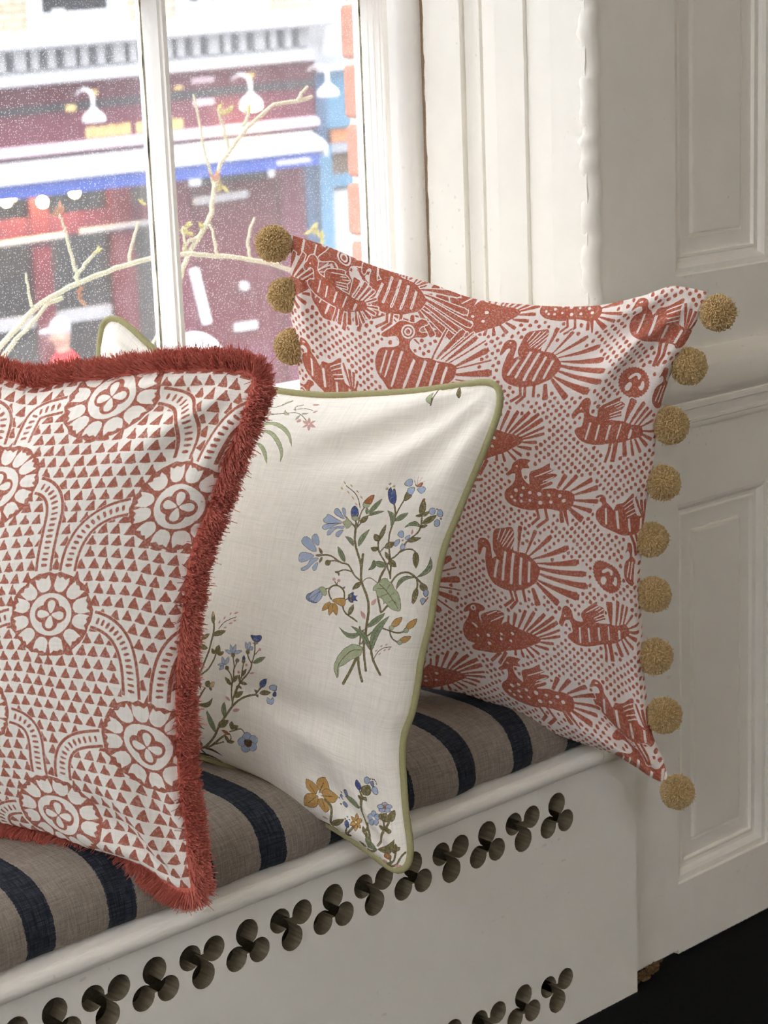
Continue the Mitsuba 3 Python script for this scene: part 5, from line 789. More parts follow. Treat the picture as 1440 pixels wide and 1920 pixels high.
def block_print():
    r = np.random.default_rng(11)
    W, H = CA.W, CA.H
    meds = []
    for u0, vs in ((0.424, (0.046, 0.296, 0.551)), (0.545, (0.160, 0.4255, 0.69)), (0.323, (-0.08, 0.172, 0.455)), (0.205, (0.046, 0.296, 0.551)), (0.095, (0.165, 0.435)), (-0.01, (0.046, 0.296, 0.551)), (0.655, (0.046, 0.296, 0.551))):
        meds += [(u0, v) for v in vs]
    def wob(pts, s): return [(x + r.uniform(-s, s), y + r.uniform(-s, s)) for x, y in pts]
    reds, whites, reds2 = [], [], []
    keep = []
    bands = []
    for (u, v) in meds:
        # two ladder bands rise from the top of each medallion to the flanks of the next ones
        for sg in (-1, 1):
            near = [m for m in meds if 0.05 < sg * (m[0] - u) < 0.15 and 0.05 < m[1] - v < 0.19]
            if not near: continue
            m = near[0]
            p0 = np.array([u + sg * 0.015, v + 0.051]); p3 = np.array([m[0] - sg * 0.053, m[1] - 0.004])
            p1 = p0 + np.array([sg * 0.0015, 0.045]); p2 = p3 + np.array([-sg * 0.038, -0.007])
            t = np.linspace(0, 1, 22)[:, None]
            c = (1 - t) ** 3 * p0 + 3 * t * (1 - t) ** 2 * p1 + 3 * t * t * (1 - t) * p2 + t ** 3 * p3
            bands.append(c)
    for c in bands:
        l = LineString(c)
        reds.append(l.buffer(0.0107, cap_style='flat')); keep.append(l.buffer(0.0112))
        whites.append(ok(l.buffer(0.0073, cap_style='flat')))
        n = int(l.length / 0.0066)
        for i in range(1, n):
            s_ = l.length * i / n
            p, q = np.array(l.interpolate(s_).coords[0]), np.array(l.interpolate(s_ + 1e-3).coords[0])
            d = (q - p) / np.linalg.norm(q - p); nn = np.array([-d[1], d[0]])
            h, w = r.uniform(0.0034, 0.0041), r.uniform(0.0015, 0.0020)
            reds2.append(Polygon(wob([p + nn * h * a + d * w * b for a, b in ((-1, -.6), (-1, .6), (-.2, 1), (.9, .8), (1, -.5), (.2, -1))], 0.0002)))
    for (u, v) in meds:
        n = r.choice([12, 13, 12])
        jag = [(u + math.cos(a) * R_, v + math.sin(a) * R_ * .96) for a, R_ in ((2 * math.pi * i / (n * 4), 0.0505 + r.uniform(-.0006, .0022) + (0.0012 if i % 2 else 0)) for i in range(n * 4))]
        b = Polygon(jag); reds.append(b); keep.append(b)
        a0 = r.uniform(0, .4)
        for i in range(n):
            a = a0 + 2 * math.pi * i / n + r.uniform(-.04, .04)
            ca, sa = math.cos(a), math.sin(a)
            hw = 0.0088 * 12.4 / n * r.uniform(.93, 1.07)
            sh = [(0.0285, 0), (0.0300, .55), (0.0345, .92), (0.0400, 1.0), (0.0478, .98), (0.0452, .50), (0.0474, .10), (0.0446, -.42), (0.0480, -.95), (0.0400, -1.0), (0.0345, -.90), (0.0300, -.55)]
            whites.append(ok(Polygon(wob([(u + ca * d - sa * w * hw, v + (sa * d + ca * w * hw) * .96) for d, w in sh], .0004))))
        whites.append(Polygon(spline(wob([(u + math.cos(a) * .0262, v + math.sin(a) * .0255) for a in np.linspace(0, 6.28, 12, endpoint=False)], .0005), 4)))
        q = unary_union([Point(u + math.cos(a) * .0098, v + math.sin(a) * .0098).buffer(.0102, 6) for a in (0, 1.571, 3.142, 4.712)])
        bx_ = affinity.rotate(box(u - .0098, v - .0098, u + .0098, v + .0098), r.uniform(-8, 8))
        reds2.append(q.union(bx_))
        for a in (0, 1.571, 3.142, 4.712):
            a += r.uniform(-.12, .12)
            ca, sa = math.cos(a), math.sin(a)
            reds2.append(None)
            whites.append(('top', ok(Polygon(spline([(u + ca * d - sa * w, v + sa * d + ca * w) for d, w in ((.0012, 0), (.0065, .0036), (.0125, .0049), (.0160, .0030), (.0168, 0), (.0160, -.0030), (.0125, -.0049), (.0065, -.0036))], 3)))))
    keepu = unary_union(keep); kt = shapely.prepared.prep(keepu)
    tri = []
    row, ph = 0.01385, 0.0152
    for j in range(-1, int(H / row) + 2):
        y0 = j * row + 0.002
        x = -0.02 + (j % 2) * ph / 2 + r.uniform(-.001, .001)
        while x < W + .02:
            cx = x + r.uniform(-.0009, .0009); yy = y0 + 0.0016 * math.sin(cx * 22 + j * .4) + r.uniform(-.0005, .0005)
            w, h = r.uniform(.0058, .0068), r.uniform(.0106, .0124); s_ = r.uniform(-.0016, .0016)
            p = [(cx - w, yy + r.uniform(-.0006, .0006)), (cx - w * .55, yy + h * .5), (cx + s_ - .0008, yy + h * .96), (cx + s_ + .0008, yy + h), (cx + s_ + w * .35, yy + h * .66), (cx + w * .72, yy + h * .36), (cx + w, yy + r.uniform(-.0006, .0006)), (cx + .2 * w, yy - .0006)]
            g = ok(Polygon(p))
            if kt.intersects(g):
                g = g.difference(keepu)
            if not g.is_empty and g.area > 8e-6: tri.append((g, 1))
            x += ph + r.uniform(-.0008, .0008)
    first = [(g, 1) for g in reds]
    w1 = [(g, 0) for g in whites if not isinstance(g, tuple)]
    # bands lie under the medallions
    nb = len(bands)
    lay = tri + [(g, 1) for g in reds[:nb]] + [(g, 0) for g in whites[:nb]] + [(g, 1) for g in reds2[:0]]
    dashes = [g for g in reds2 if g is not None and g.area < 3e-5]
    quats = [g for g in reds2 if g is not None and g.area >= 3e-5]
    lay += [(g, 1) for g in dashes] + [(g, 1) for g in reds[nb:]] + [(g, 0) for g in whites[nb:] if not isinstance(g, tuple)] + [(g, 1) for g in quats] + [(g[1], 0) for g in whites if isinstance(g, tuple)]
    return lay


def floral_print():
    k = 1e-4; out = []
    BR, OLIVE = 1, 3
    def lens(p, q, w, bend):
        p, q = np.array(p, float), np.array(q, float); d = q - p; L = np.linalg.norm(d) + 1e-9; n = np.array([-d[1], d[0]]) / L
        t = np.linspace(0, 1, 11); mid = p + t[:, None] * d + (n * bend * L) * (4 * t * (1 - t))[:, None]
        h = w / 2 * np.sin(np.pi * t ** 0.85) ** 0.8
        return np.vstack([mid + n * h[:, None], (mid - n * h[:, None])[::-1]]), mid
    for e in FLORAL:
        if e[0] == 's':
            if len(e[2]) < 2: continue
            l = LineString(spline(np.array(e[2]) * k, 4, False) if len(e[2]) > 2 else np.array(e[2]) * k); w = e[1] * k
            out += [(l.buffer(w / 2 + .00012, cap_style='round'), BR), (l.buffer(max(w / 2 - .00028, .0002)), OLIVE)]
        elif e[0] == 'n':
            if len(e[3]) < 2: continue
            l = LineString(spline(np.array(e[3]) * k, 4, False) if len(e[3]) > 2 else np.array(e[3]) * k)
            out.append((l.buffer(max(e[1] * k / 2, .00028)), e[2]))
        elif e[0] == 'l':
            if len(e[4]) < 2: continue
            p, q = np.array(e[4]) * k
            poly, mid = lens(p, q, e[2] * k, e[3]); g = ok(Polygon(poly))
            if e[1] in (7,):
                out.append((g, e[1])); continue
            out += [(g.buffer(.00018), BR), (g.buffer(-.00030), e[1])]
            if e[2] > 35 and e[1] in (2, 3): out.append((LineString(mid[1:8]).buffer(.0002), BR))
        elif e[0] == 'b':
            if len(e[2]) < 3: continue
            g = ok(Polygon(spline(np.array(e[2]) * k, 4)))
            out += [(g.buffer(.00018), BR), (g.buffer(-.00032), e[1])]
        elif e[0] == 'd':
            if not e[3]: continue
            c = Point(np.array(e[3][0]) * k)
            out += [(c.buffer(e[2] * k + (.00012 if e[1] not in (0, 7) else 0), 5), BR if e[1] not in (0, 7) else e[1]), (c.buffer(max(e[2] * k - .0003, .0003), 5), e[1])]
        elif e[0] == 'e':
            p, q = np.array(e[2]) * k
            out.append((ok(Polygon(lens(p - (q - p) * .5, q, .0018, 0)[0])), e[1]))
        elif e[0] == 'c':
            l = spline(np.array(e[3]) * k, 6, False); t = np.linspace(0, 1, len(l)); w = e[2] * k / 2 * np.sin(np.pi * np.clip(t * .93 + .07, 0, 1)) ** .7
            d = np.gradient(l, axis=0); n = np.stack([-d[:, 1], d[:, 0]], 1) / np.linalg.norm(d, axis=1, keepdims=True)
            g = ok(Polygon(np.vstack([l + n * w[:, None], (l - n * w[:, None])[::-1]])))
            out += [(g.buffer(.00015), 3), (g.buffer(-.00025), e[1])]
            for i in range(2, len(l) - 2, 2):
                out.append((LineString([l[i], l[i] + n[i] * w[i] * .8 + d[i] * .7]).buffer(.00018), 3))
    return [(g, i) for g, i in out if not g.is_empty]


PA, PB, PC = block_print(), floral_print(), bird_print()

# ------------------------------------------------------------------ person in red and a white handcart in the street, soft with distance
scene['red_coat'] = principled((0.55, 0.035, 0.04), 0.8, 0.2)
scene['pale_cap'] = principled((0.55, 0.56, 0.60), 0.8, 0.2)
scene['skin'] = principled((0.60, 0.36, 0.27), 0.6, 0.3)
scene['dark_cloth'] = principled((0.03, 0.03, 0.04), 0.9, 0.2)
scene['cart_white'] = principled((0.72, 0.73, 0.77), 0.5, 0.4)
def street_z(p):
    d = np.asarray(p[:2]) - FO[:2]
    return FO[2] + (GV - 0.1) * SC + (d @ E1U[:2]) * SLOPE
PX = np.array([8.28, 13.79, 0.0]); PX[2] = street_z(PX)
pr_ = key('person'); lab(pr_, 'person in a red coat and pale cap walking in the street, outside the left pane', 'person')
fw = np.array([-0.85, 0.5, 0.0]); fw /= np.linalg.norm(fw); sd = np.array([-fw[1], fw[0], 0.0])
def bp(f, s_, z): return PX + fw * f + sd * s_ + np.array([0, 0, z])
body = [[(bp(0, 0, 0.92), .150), (bp(0, 0, 1.15), .150), (bp(0, 0, 1.36), .125), (bp(0.01, 0, 1.47), .065), (bp(0.02, 0, 1.545), .058), (bp(0.035, 0, 1.635), .092)]]
body[0] += [(bp(0.03, 0, 1.67), .090)]
for s_ in (-1, 1):
    body.append([(bp(0, .10 * s_, .92), .105), (bp(.05 * s_, .10 * s_, .50), .068), (bp(.02 * s_ - .04, .10 * s_, .10), .045), (bp(.12 + .02 * s_, .10 * s_, .045), .042)])
    body.append([(bp(0, .11 * s_, 1.38), .085), (bp(-.02, .22 * s_, 1.33), .062), (bp(-.04, .26 * s_, 1.08), .048), (bp(.10, .25 * s_, .86), .036), (bp(.16, .24 * s_, .80), .038)])
    for fi in range(4):
        body.append([(bp(.16, .24 * s_, .80), .02), (bp(.20, (.215 + .017 * fi) * s_, .755), .010), (bp(.20, (.215 + .017 * fi) * s_, .715 - .01 * (fi % 2)), .008)])
    body.append([(bp(.16, .24 * s_, .80), .02), (bp(.21, .20 * s_, .77), .011)])
body.append([(bp(.12, 0, 1.61), .018), (bp(.135, 0, 1.60), .014)])
for s_ in (-1, 1): body.append([(bp(.03, .088 * s_, 1.625), .02), (bp(.02, .096 * s_, 1.615), .018)])
put('body', limbs(body), 'skin', pr_, smooth=True)
coat = [[(bp(0, 0, .72), .205), (bp(0, 0, 0.95), .175), (bp(0, 0, 1.18), .172), (bp(0, 0, 1.36), .145), (bp(0.0, 0, 1.44), .085)]]
for s_ in (-1, 1):
    coat.append([(bp(0, .10 * s_, 1.38), .105), (bp(-.02, .22 * s_, 1.33), .080), (bp(-.04, .26 * s_, 1.08), .064), (bp(.08, .25 * s_, .88), .054)])
put('coat', limbs(coat), 'red_coat', pr_, smooth=True)
put('trousers', limbs([[(bp(0, .10 * s_, .85), .115), (bp(.05 * s_, .10 * s_, .50), .080), (bp(.02 * s_ - .04, .10 * s_, .10), .062)] for s_ in (-1, 1)]), 'dark_cloth', pr_, smooth=True)
put('cap', limbs([[(bp(0.03, 0, 1.705), .100), (bp(0.02, 0, 1.735), .080)], [(bp(.08, .04, 1.69), .03), (bp(.20, 0, 1.675), .022), (bp(.08, -.04, 1.69), .03)]]), 'pale_cap', pr_, smooth=True)

ct = key('handcart'); lab(ct, 'white handcart with a raised slanting handle standing before the maroon door', 'handcart')
CZ = street_z((8.6, 12.1))
R3 = np.cross(FWD, UP); R3[2] = 0; R3 /= np.linalg.norm(R3)
put('handle', tube([[8.663, 12.267, -0.56], [8.668, 12.125, -1.03]], 0.045, 10), 'cart_white', ct, smooth=40)
q = trimesh.creation.capsule(height=0.25, radius=0.26, count=[20, 20]); q.apply_scale([1.0, 1.0, 1.0]); q.apply_translation([8.545, 12.17, -1.48])
put('hood', q, 'cart_white', ct, smooth=True)
put('tray', bbox(8.25, 8.90, 11.95, 12.45, CZ + 0.30, -1.45, 0.05), 'cart_white', ct)
for dx, dy in ((8.33, 12.0), (8.82, 12.0), (8.33, 12.4), (8.82, 12.4)):
    w = trimesh.creation.torus(0.13, 0.035); w.apply_transform(trimesh.transformations.rotation_matrix(1.571, [1, 0, 0])); w.apply_translation([dx, dy, CZ + 0.165])
    put('wheel', cat([w, tube([[dx, dy, CZ + .165], [dx, dy, CZ + .34]], .02, 6)]), 'dark_cloth', ct, smooth=True)

# ------------------------------------------------------------------ brick edge of the window opening
scene['red_brick'] = principled(proc(lambda p, n, uv: mix((0.42, 0.17, 0.11), (0.52, 0.25, 0.17), fbm(p.x * 40, p.y * 40, p.z * 40, 3))), 0.9, 0.15)
jb = key('wall_opening'); lab(jb, 'red brick edge of the house wall outside the glass beside the sash', None, None, 'structure')
put('mortar_core', bx(0.0775, 0.62, 0.468, 0.548, -3.1, 3.3), 'mortar', jb)
for k_ in range(-5, 19):
    z0 = 1.229 + 0.0875 * k_
    r_ = 0.0025 * math.sin(k_ * 3.7)
    for j_, (xa, xb) in enumerate(((0.0705 + r_, 0.275), (0.287, 0.49), (0.502, 0.62)) if k_ % 2 else ((0.0705 + r_, 0.170), (0.182, 0.385), (0.397, 0.60))):
        put('brick', bbox(xa, xb, 0.467, 0.5555, z0, z0 + 0.077, 0.005), 'red_brick', jb)

# ------------------------------------------------------------------ climbing rose outside the glass
STEMS= [(0.0045, [[-0.412, 0.86, 0.878], [-0.371, 0.86, 0.913], [-0.33, 0.86, 0.944], [-0.294, 0.86, 0.968], [-0.219, 0.86, 0.992], [-0.152, 0.86, 1.007], [-0.073, 0.86, 1.016], [-0.015, 0.86, 1.016], [0.045, 0.86, 1.008], [0.122, 0.86, 0.994], [0.191, 0.86, 0.973], [0.273, 0.86, 0.948]]), (0.004, [[-0.371, 0.88, 0.878], [-0.34, 0.88, 0.907], [-0.326, 0.88, 0.919], [-0.299, 0.88, 0.939], [-0.267, 0.88, 0.966]]), (0.0042, [[-0.275, 0.87, 0.966], [-0.26, 0.87, 0.969], [-0.246, 0.87, 0.971]]), (0.0032, [[-0.229, 0.85, 0.992], [-0.233, 0.85, 1.016], [-0.24, 0.85, 1.045], [-0.245, 0.85, 1.078]]), (0.002, [[-0.245, 0.85, 1.078], [-0.251, 0.85, 1.091], [-0.255, 0.85, 1.101]]), (0.0032, [[-0.221, 0.87, 0.999], [-0.2, 0.87, 1.019], [-0.175, 0.87, 1.039]]), (0.003, [[-0.114, 0.87, 1.009], [-0.115, 0.87, 1.023], [-0.105, 0.87, 1.048], [-0.093, 0.87, 1.076]]), (0.0024, [[-0.309, 0.86, 0.966], [-0.314, 0.86, 0.995], [-0.316, 0.86, 1.02]]), (0.0042, [[0.001, 0.9, 0.966], [0.023, 0.9, 1.008], [0.051, 0.9, 1.04], [0.076, 0.9, 1.077], [0.086, 0.9, 1.116], [0.1, 0.9, 1.15], [0.122, 0.9, 1.17], [0.152, 0.9, 1.199], [0.194, 0.9, 1.227], [0.23, 0.9, 1.243], [0.271, 0.9, 1.245], [0.308, 0.9, 1.251]]), (0.0032, [[0.273, 0.9, 1.245], [0.285, 0.9, 1.257], [0.298, 0.9, 1.267]]), (0.0026, [[0.1, 0.92, 1.119], [0.087, 0.92, 1.168], [0.079, 0.92, 1.211], [0.069, 0.92, 1.265]]), (0.003, [[0.13, 0.91, 1.169], [0.121, 0.91, 1.205], [0.112, 0.91, 1.24]]), (0.003, [[0.161, 0.91, 1.209], [0.171, 0.91, 1.222], [0.178, 0.91, 1.237]]), (0.0028, [[0.05, 0.86, 1.009], [0.048, 0.86, 1.035], [0.041, 0.86, 1.06]]), (0.0028, [[0.131, 0.87, 0.992], [0.128, 0.87, 1.026], [0.143, 0.87, 1.061]]), (0.0026, [[0.023, 0.9, 1.008], [0.017, 0.9, 1.035], [0.016, 0.9, 1.057]]), (0.003, [[0.047, 0.9, 1.036], [0.028, 0.9, 1.032], [0.013, 0.9, 1.018]]), (0.0026, [[0.191, 0.86, 0.973], [0.18, 0.86, 0.984]]), (0.0028, [[-0.094, 0.87, 0.871], [-0.079, 0.87, 0.882], [-0.065, 0.87, 0.9]])]
BUDS= [(0.014, [-0.246, 0.86, 1.102]), (0.012, [0.104, 0.9, 1.24]), (0.014, [0.12, 0.9, 1.233]), (0.012, [0.169, 0.9, 1.234]), (0.016, [0.089, 0.9, 1.123]), (0.014, [0.101, 0.9, 1.116]), (0.012, [0.02, 0.9, 1.054]), (0.013, [0.023, 0.9, 1.043]), (0.01, [0.014, 0.9, 1.018]), (0.014, [0.319, 0.92, 1.014]), (0.013, [0.334, 0.92, 1.007]), (0.013, [0.311, 0.92, 1.023]), (0.01, [-0.218, 0.86, 0.98]), (0.012, [-0.223, 0.86, 0.968]), (0.01, [-0.175, 0.87, 1.039]), (0.008, [-0.085, 0.87, 1.103]), (0.01, [0.055, 0.9, 1.049]), (0.009, [0.196, 0.88, 0.985])]
scene['rose_stem'] = principled(proc(lambda p, n, uv: mix((0.50, 0.56, 0.36), (0.58, 0.50, 0.36), fbm(p.x * 18, p.y * 18, p.z * 18, 2))), 0.6, 0.3)
scene['rose_leaf'] = {'type': 'principledthin', 'base_color': {'type': 'rgb', 'value': [0.55, 0.50, 0.16]}, 'roughness': 0.6, 'diff_trans': 0.9}
scene['rose_red'] = {'type': 'principledthin', 'base_color': {'type': 'rgb', 'value': [0.50, 0.24, 0.13]}, 'roughness': 0.6, 'diff_trans': 0.9}
ro = key('climbing_rose'); lab(ro, 'bare climbing rose with thin green stems and small opening buds outside the glass', 'plant')
for i_, (r_, pts_) in enumerate(STEMS):
    P_ = spline(np.array(pts_), 4, False) if len(pts_) > 2 else np.array(pts_)
    g = np.random.default_rng(i_)
    P_ = P_ + g.normal(0, 0.0008, P_.shape)
    rad = r_ * np.linspace(1.0, 0.72, len(P_)) * (1 + 0.12 * g.random(len(P_)))
    put('stem', tube(P_, rad, 8), 'rose_stem', ro, smooth=60)
def leaflet(c, d, L, w, up, curl=0.2):
    d = d / np.linalg.norm(d); s_ = np.cross(d, up); s_ /= np.linalg.norm(s_); n_ = np.cross(s_, d)
    t = np.linspace(0, 1, 7); h = w * np.sin(np.pi * t ** 0.8) ** 0.9
    mid = c + np.outer(t * L, d) + np.outer(curl * L * t * t, n_)
    v = np.vstack([mid + s_ * h[:, None] + n_ * (h * .35)[:, None], mid, mid - s_ * h[:, None] + n_ * (h * .35)[:, None]])
    f = [[i, i + 1, i + 8, i + 7] for i in range(6)] + [[i + 7, i + 8, i + 15, i + 14] for i in range(6)]
    return v, np.array(f)
for i_, (r_, c_) in enumerate(BUDS):
    g = np.random.default_rng(100 + i_); ms = []
    for j_ in range(5):
        d_ = g.normal(0, 1, 3) + np.array([0, -0.3, 0.7]); ms.append(leaflet(np.array(c_), d_, r_ * g.uniform(.9, 1.5), r_ * .30, g.normal(0, 1, 3)))
    b_ = put('bud', cat(ms), 'rose_red' if i_ in (0, 12, 13, 4) else 'rose_leaf', ro, smooth=True)

fabric('fabric_block', [(0.80, 0.765, 0.70), (0.36, 0.115, 0.075)], 0.30)
fabric('fabric_floral', [(0.80, 0.765, 0.69), (0.085, 0.05, 0.025), (0.185, 0.235, 0.125), (0.17, 0.145, 0.055), (0.34, 0.42, 0.56), (0.055, 0.085, 0.23), (0.46, 0.26, 0.07), (0.52, 0.30, 0.27), (0.34, 0.12, 0.035), (0.52, 0.37, 0.19), (0.16, 0.20, 0.36), (0.36, 0.40, 0.24)], 0.25)
fabric('fabric_bird', [(0.78, 0.70, 0.66), (0.40, 0.105, 0.06)], 0.35)
scene['plain_linen'] = principled((0.74, 0.69, 0.62), 0.9, 0.15)

def cushion(name, c, layers, grid, fab, label, back_fab):
    k = key(name); lab(k, label, 'cushion')
    d = print_mesh(c, layers, grid); d['bsdf'] = {'type': 'ref', 'id': fab}
    scene[k + '__front_cover'] = d; labels[k + '__front_cover'] = {'label': 'printed front'}
    v, f, uv = back_mesh(c)
    put('back_cover', (v, f), back_fab, k, smooth=True, uv=uv)
    return k
KA = cushion('block_print_cushion', CA, PA, 48, 'fabric_block', 'square cushion with brick-red triangles and round flower medallions edged with red brush fringe', 'plain_linen')
KB = cushion('floral_cushion', CB, PB, 48, 'fabric_floral', 'cream linen cushion with wildflower sprigs and green piping, between the other two', 'plain_linen')
KC = cushion('bird_cushion', CC, PC, 48, 'fabric_bird', 'rust red cushion printed with birds and edged with straw coloured pompoms', 'plain_linen')

# ------------------------------------------------------------------ cushion trims
scene['piping_green'] = bump(principled(proc(lambda p, n, uv: mi.Color3f(0.31, 0.29, 0.15) * (0.8 + 0.4 * noise(p.x * 1500, p.y * 1500, p.z * 1500))), 0.85, 0.2), lambda p, n, uv: noise(p.x * 1500, p.y * 1500, p.z * 1500), 0.0002)
ab = CB.seam(90)
sp = CB.P(ab[:, 0], ab[:, 1]); nb = len(sp)
cen = sp.mean(0); out = sp - cen; out -= np.outer(out @ CB.n, CB.n); out /= np.linalg.norm(out, axis=1, keepdims=True)
sp = sp + out * 0.0022
for _ in range(4): sp = (np.roll(sp, 1, 0) + 2 * sp + np.roll(sp, -1, 0)) / 4
put('piping', tube(np.vstack([sp, sp[:2]]), 0.0042, 10, False), 'piping_green', KB, smooth=True, label='olive green piping')


def strands(root, tip, w0, w1, sides=3):
    """Many thin tapered threads in one mesh: each a prism from root to tip."""
    n = len(root); d = tip - root; d /= np.linalg.norm(d, axis=1, keepdims=True) + 1e-12
    a = np.cross(d, np.where(np.abs(d[:, 2:]) < 0.9, [[0, 0, 1.0]], [[1.0, 0, 0]])); a /= np.linalg.norm(a, axis=1, keepdims=True)
    b = np.cross(d, a)
    th = np.arange(sides) * 2 * np.pi / sides
    ring = np.cos(th)[None, :, None] * a[:, None] + np.sin(th)[None, :, None] * b[:, None]
    v = np.concatenate([root[:, None] + ring * np.broadcast_to(w0, (n,))[:, None, None], tip[:, None] + ring * np.broadcast_to(w1, (n,))[:, None, None]], 1).reshape(-1, 3)
    f = []
    for j in range(sides):
        k = (j + 1) % sides
        f += [[j, k, sides + k], [j, sides + k, sides + j]]
    f += [[sides, sides + j, sides + j + 1] for j in range(1, sides - 1)]
    f = (np.array(f)[None] + (np.arange(n) * 2 * sides)[:, None, None]).reshape(-1, 3)
    return v, f, 2 * sides


def fringe_col(p, n, uv):
    return mix((0.42, 0.10, 0.070), (0.54, 0.165, 0.125), uv.x) * (0.85 + 0.3 * noise(p.x * 900, p.y * 900, p.z * 900))
scene['fringe_red'] = principled(proc(fringe_col), 0.75, 0.25, sheen=0.5)
N = 52000
g = np.random.default_rng(21)
ab = CA.seam(200); seam = CA.P(ab[:, 0], ab[:, 1]); 
for _ in range(3): seam = (np.roll(seam, 1, 0) + 2 * seam + np.roll(seam, -1, 0)) / 4
cl = np.vstack([seam, seam[:1]]); acc = np.concatenate([[0], np.cumsum(np.linalg.norm(np.diff(cl, axis=0), axis=1))])
s = g.uniform(0, acc[-1], N)
R0 = np.stack([np.interp(s, acc, cl[:, k]) for k in range(3)], 1)
R1 = np.stack([np.interp((s + 0.004) % acc[-1], acc, cl[:, k]) for k in range(3)], 1)
tan = R1 - R0; tan /= np.linalg.norm(tan, axis=1, keepdims=True) + 1e-9
outw = np.cross(tan, CA.n); outw /= np.linalg.norm(outw, axis=1, keepdims=True) + 1e-9
clump = meshkit.noise(np.stack([s * 260, s * 0, s * 0], 1)) - 0.5
ang = g.normal(0.12, 0.52, N) + 0.35 * (meshkit.noise(np.stack([s * 30, s * 0 + 3, s * 0], 1)) - 0.5)
side_ = (meshkit.noise(np.stack([s * 45, s * 0 + 9, s * 0], 1)) - 0.5) * 0.9 + clump * 0.5 + g.normal(0, 0.16, N)
dirn = outw * np.cos(ang)[:, None] + CA.n * np.sin(ang)[:, None] + tan * side_[:, None]
dirn /= np.linalg.norm(dirn, axis=1, keepdims=True)
ln = (0.0225 + 0.0022 * g.normal(0, 1, N).clip(-2, 2)) * (1 - 0.10 * np.abs(ang)) * np.where(g.random(N) < 0.03, 1.25, 1.0)
root = R0 + g.normal(0, 0.0012, (N, 3)) - outw * 0.001
v, f, m = strands(root, root + dirn * ln[:, None], 0.00052, 0.00040)
rv = np.repeat(g.random(N), m)
put('fringe', (v, f), 'fringe_red', KA, uv=np.stack([rv, rv * 0], 1), kind='stuff', label='thick brick-red brush fringe')
cr = CA.P(ab[:, 0], ab[:, 1])
put('fringe_tape', tube(np.vstack([seam, seam[:2]]), 0.0045, 8, False), 'fringe_red', KA, smooth=True)

# pompoms on the bird cushion
def pom_col(p, n, uv):
    return mix((0.42, 0.285, 0.12), (0.66, 0.51, 0.28), uv.x)
scene['pompom_yarn'] = principled(proc(pom_col), 0.9, 0.1, sheen=0.4)
def pompom(seed, n=1900, R_=0.0235):
    g = np.random.default_rng(seed)
    i = np.arange(n) + 0.5; ph = np.arccos(1 - 2 * i / n); th_ = np.pi * (1 + 5 ** 0.5) * i
    d = np.stack([np.cos(th_) * np.sin(ph), np.sin(th_) * np.sin(ph), np.cos(ph)], 1) + g.normal(0, 0.05, (n, 3))
    d /= np.linalg.norm(d, axis=1, keepdims=True)
    bumps = meshkit.noise(d * 2.2 + seed) - 0.5
    ln = R_ * (1 + 0.10 * bumps + g.normal(0, 0.028, n)) * np.where(g.random(n) < 0.012, 1.14, 1)
    d2 = d + 0.10 * np.stack([meshkit.noise(d * 5 + k * 7 + seed) - 0.5 for k in range(3)], 1); d2 /= np.linalg.norm(d2, axis=1, keepdims=True)
    v, f, m = strands(d * R_ * 0.42, d2 * ln[:, None], 0.00032, 0.00074, 4)
    c = trimesh.creation.icosphere(3, R_ * 0.80)
    rv = np.repeat(g.random(n), m); tipv = np.tile(np.repeat([0.35, 1.0], 4), n)
    V = np.vstack([v, c.vertices]); F = np.vstack([f, c.faces + len(v)])
    uv = np.vstack([np.stack([rv, tipv], 1), np.zeros((len(c.vertices), 2))])
    return mikit.ply((V, F), 'pompom_yarn', uv=uv)
PV = [pompom(k) for k in (4, 9, 15)]
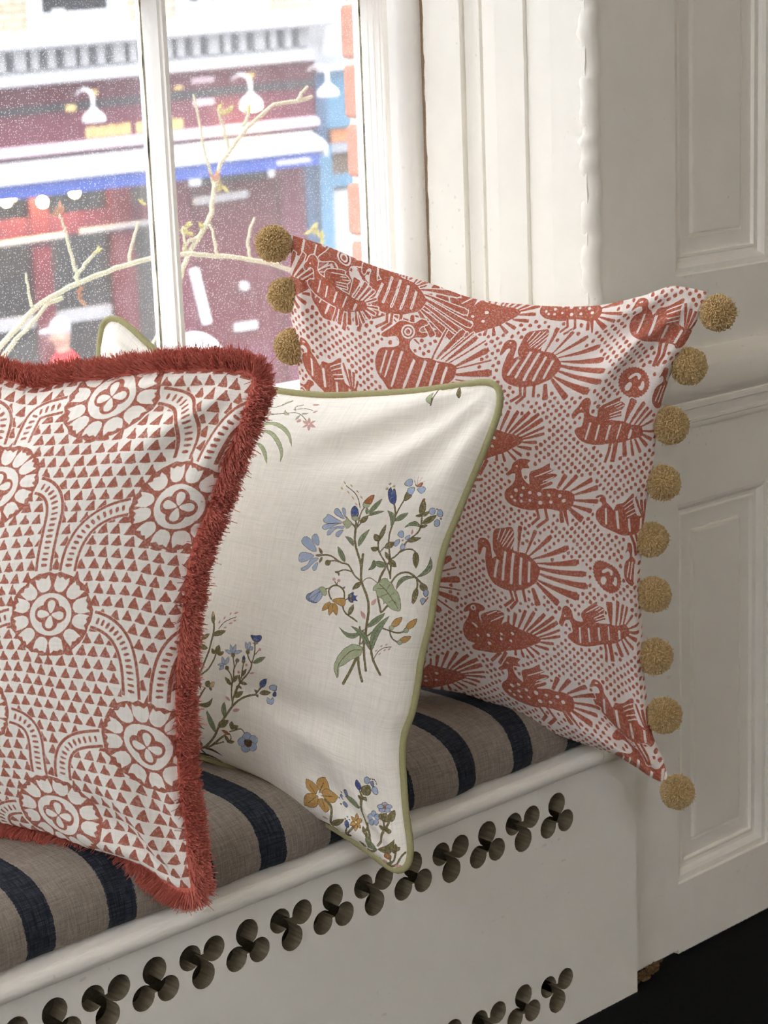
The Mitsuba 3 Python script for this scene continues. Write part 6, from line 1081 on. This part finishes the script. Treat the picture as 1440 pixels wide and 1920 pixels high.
POMS= [[0.0446, -0.1715, 0.9893], [0.0198, -0.1448, 0.9218], [0.0039, -0.1277, 0.8454], [-0.0041, -0.1214, 0.7707], [-0.0158, -0.11, 0.695], [-0.015, -0.1131, 0.621], [-0.0157, -0.1157, 0.5375], [-0.0095, -0.1253, 0.455], [-0.0053, -0.1438, 0.3508], [-0.3193, 0.2625, 1.0912], [-0.3116, 0.2531, 1.0245], [-0.3099, 0.2463, 0.9571]]
ab = CC.seam(300); se = CC.P(ab[:, 0], ab[:, 1])
g = np.random.default_rng(77)
pos = [np.array(p) for p in POMS]
for e_ in range(1, 8):   # the ones on the hidden left and lower seams
    if e_ > 0:
        for a_, b_ in ((0.0, 0.63 - 0.128 * (e_ - 1)),) if e_ < 6 else ():
            pos.append(CC.P(np.array([a_]), np.array([b_]))[0] + 0.019 * (CC.BL - CC.BR) / np.linalg.norm(CC.BL - CC.BR))
for i_, p in enumerate(pos):
    k = put_ply('pompom', PV[i_ % 3], KC, T().translate(p.tolist()).rotate((lambda a: (a / np.linalg.norm(a)).tolist())(g.normal(0, 1, 3)), float(g.uniform(0, 360))).scale(float(g.uniform(0.97, 1.04))))
    if i_ == 0: labels[k] = {'label': 'straw coloured yarn pompom'}
    j = np.argmin(np.linalg.norm(se - p, axis=1)); q = se[j]
    put('thread', tube([q, q + (p - q) * 0.5 + np.array([0, 0, 0.0015]), p], 0.0007, 5), 'pompom_yarn', KC)

# brown scraps of underlay where the black floor covering meets the seat
scene['underlay'] = principled(proc(lambda p, n, uv: mix((0.16, 0.10, 0.045), (0.05, 0.03, 0.02), noise(p.x * 300, p.y * 300, p.z * 300))), 0.95, 0.1)
g = np.random.default_rng(8); ms = []
for i_ in range(46):
    x = g.uniform(0.049, 0.125); c_ = np.array([x, -0.004 - 0.018 * g.random() * (0.14 - x) / 0.09, 0.004 + 0.010 * g.random()])
    q = trimesh.creation.icosphere(1, 1.0); q.vertices = q.vertices * (np.array([.006, .004, .003]) * g.uniform(.5, 1.3, 3)) * (1 + 0.25 * g.normal(0, 1, (len(q.vertices), 1))) + c_
    ms.append(q)
put('underlay_scraps', cat(ms), 'underlay', label='brown crumbs of torn underlay at the foot of the wall beside the seat', cat='underlay', kind='stuff')
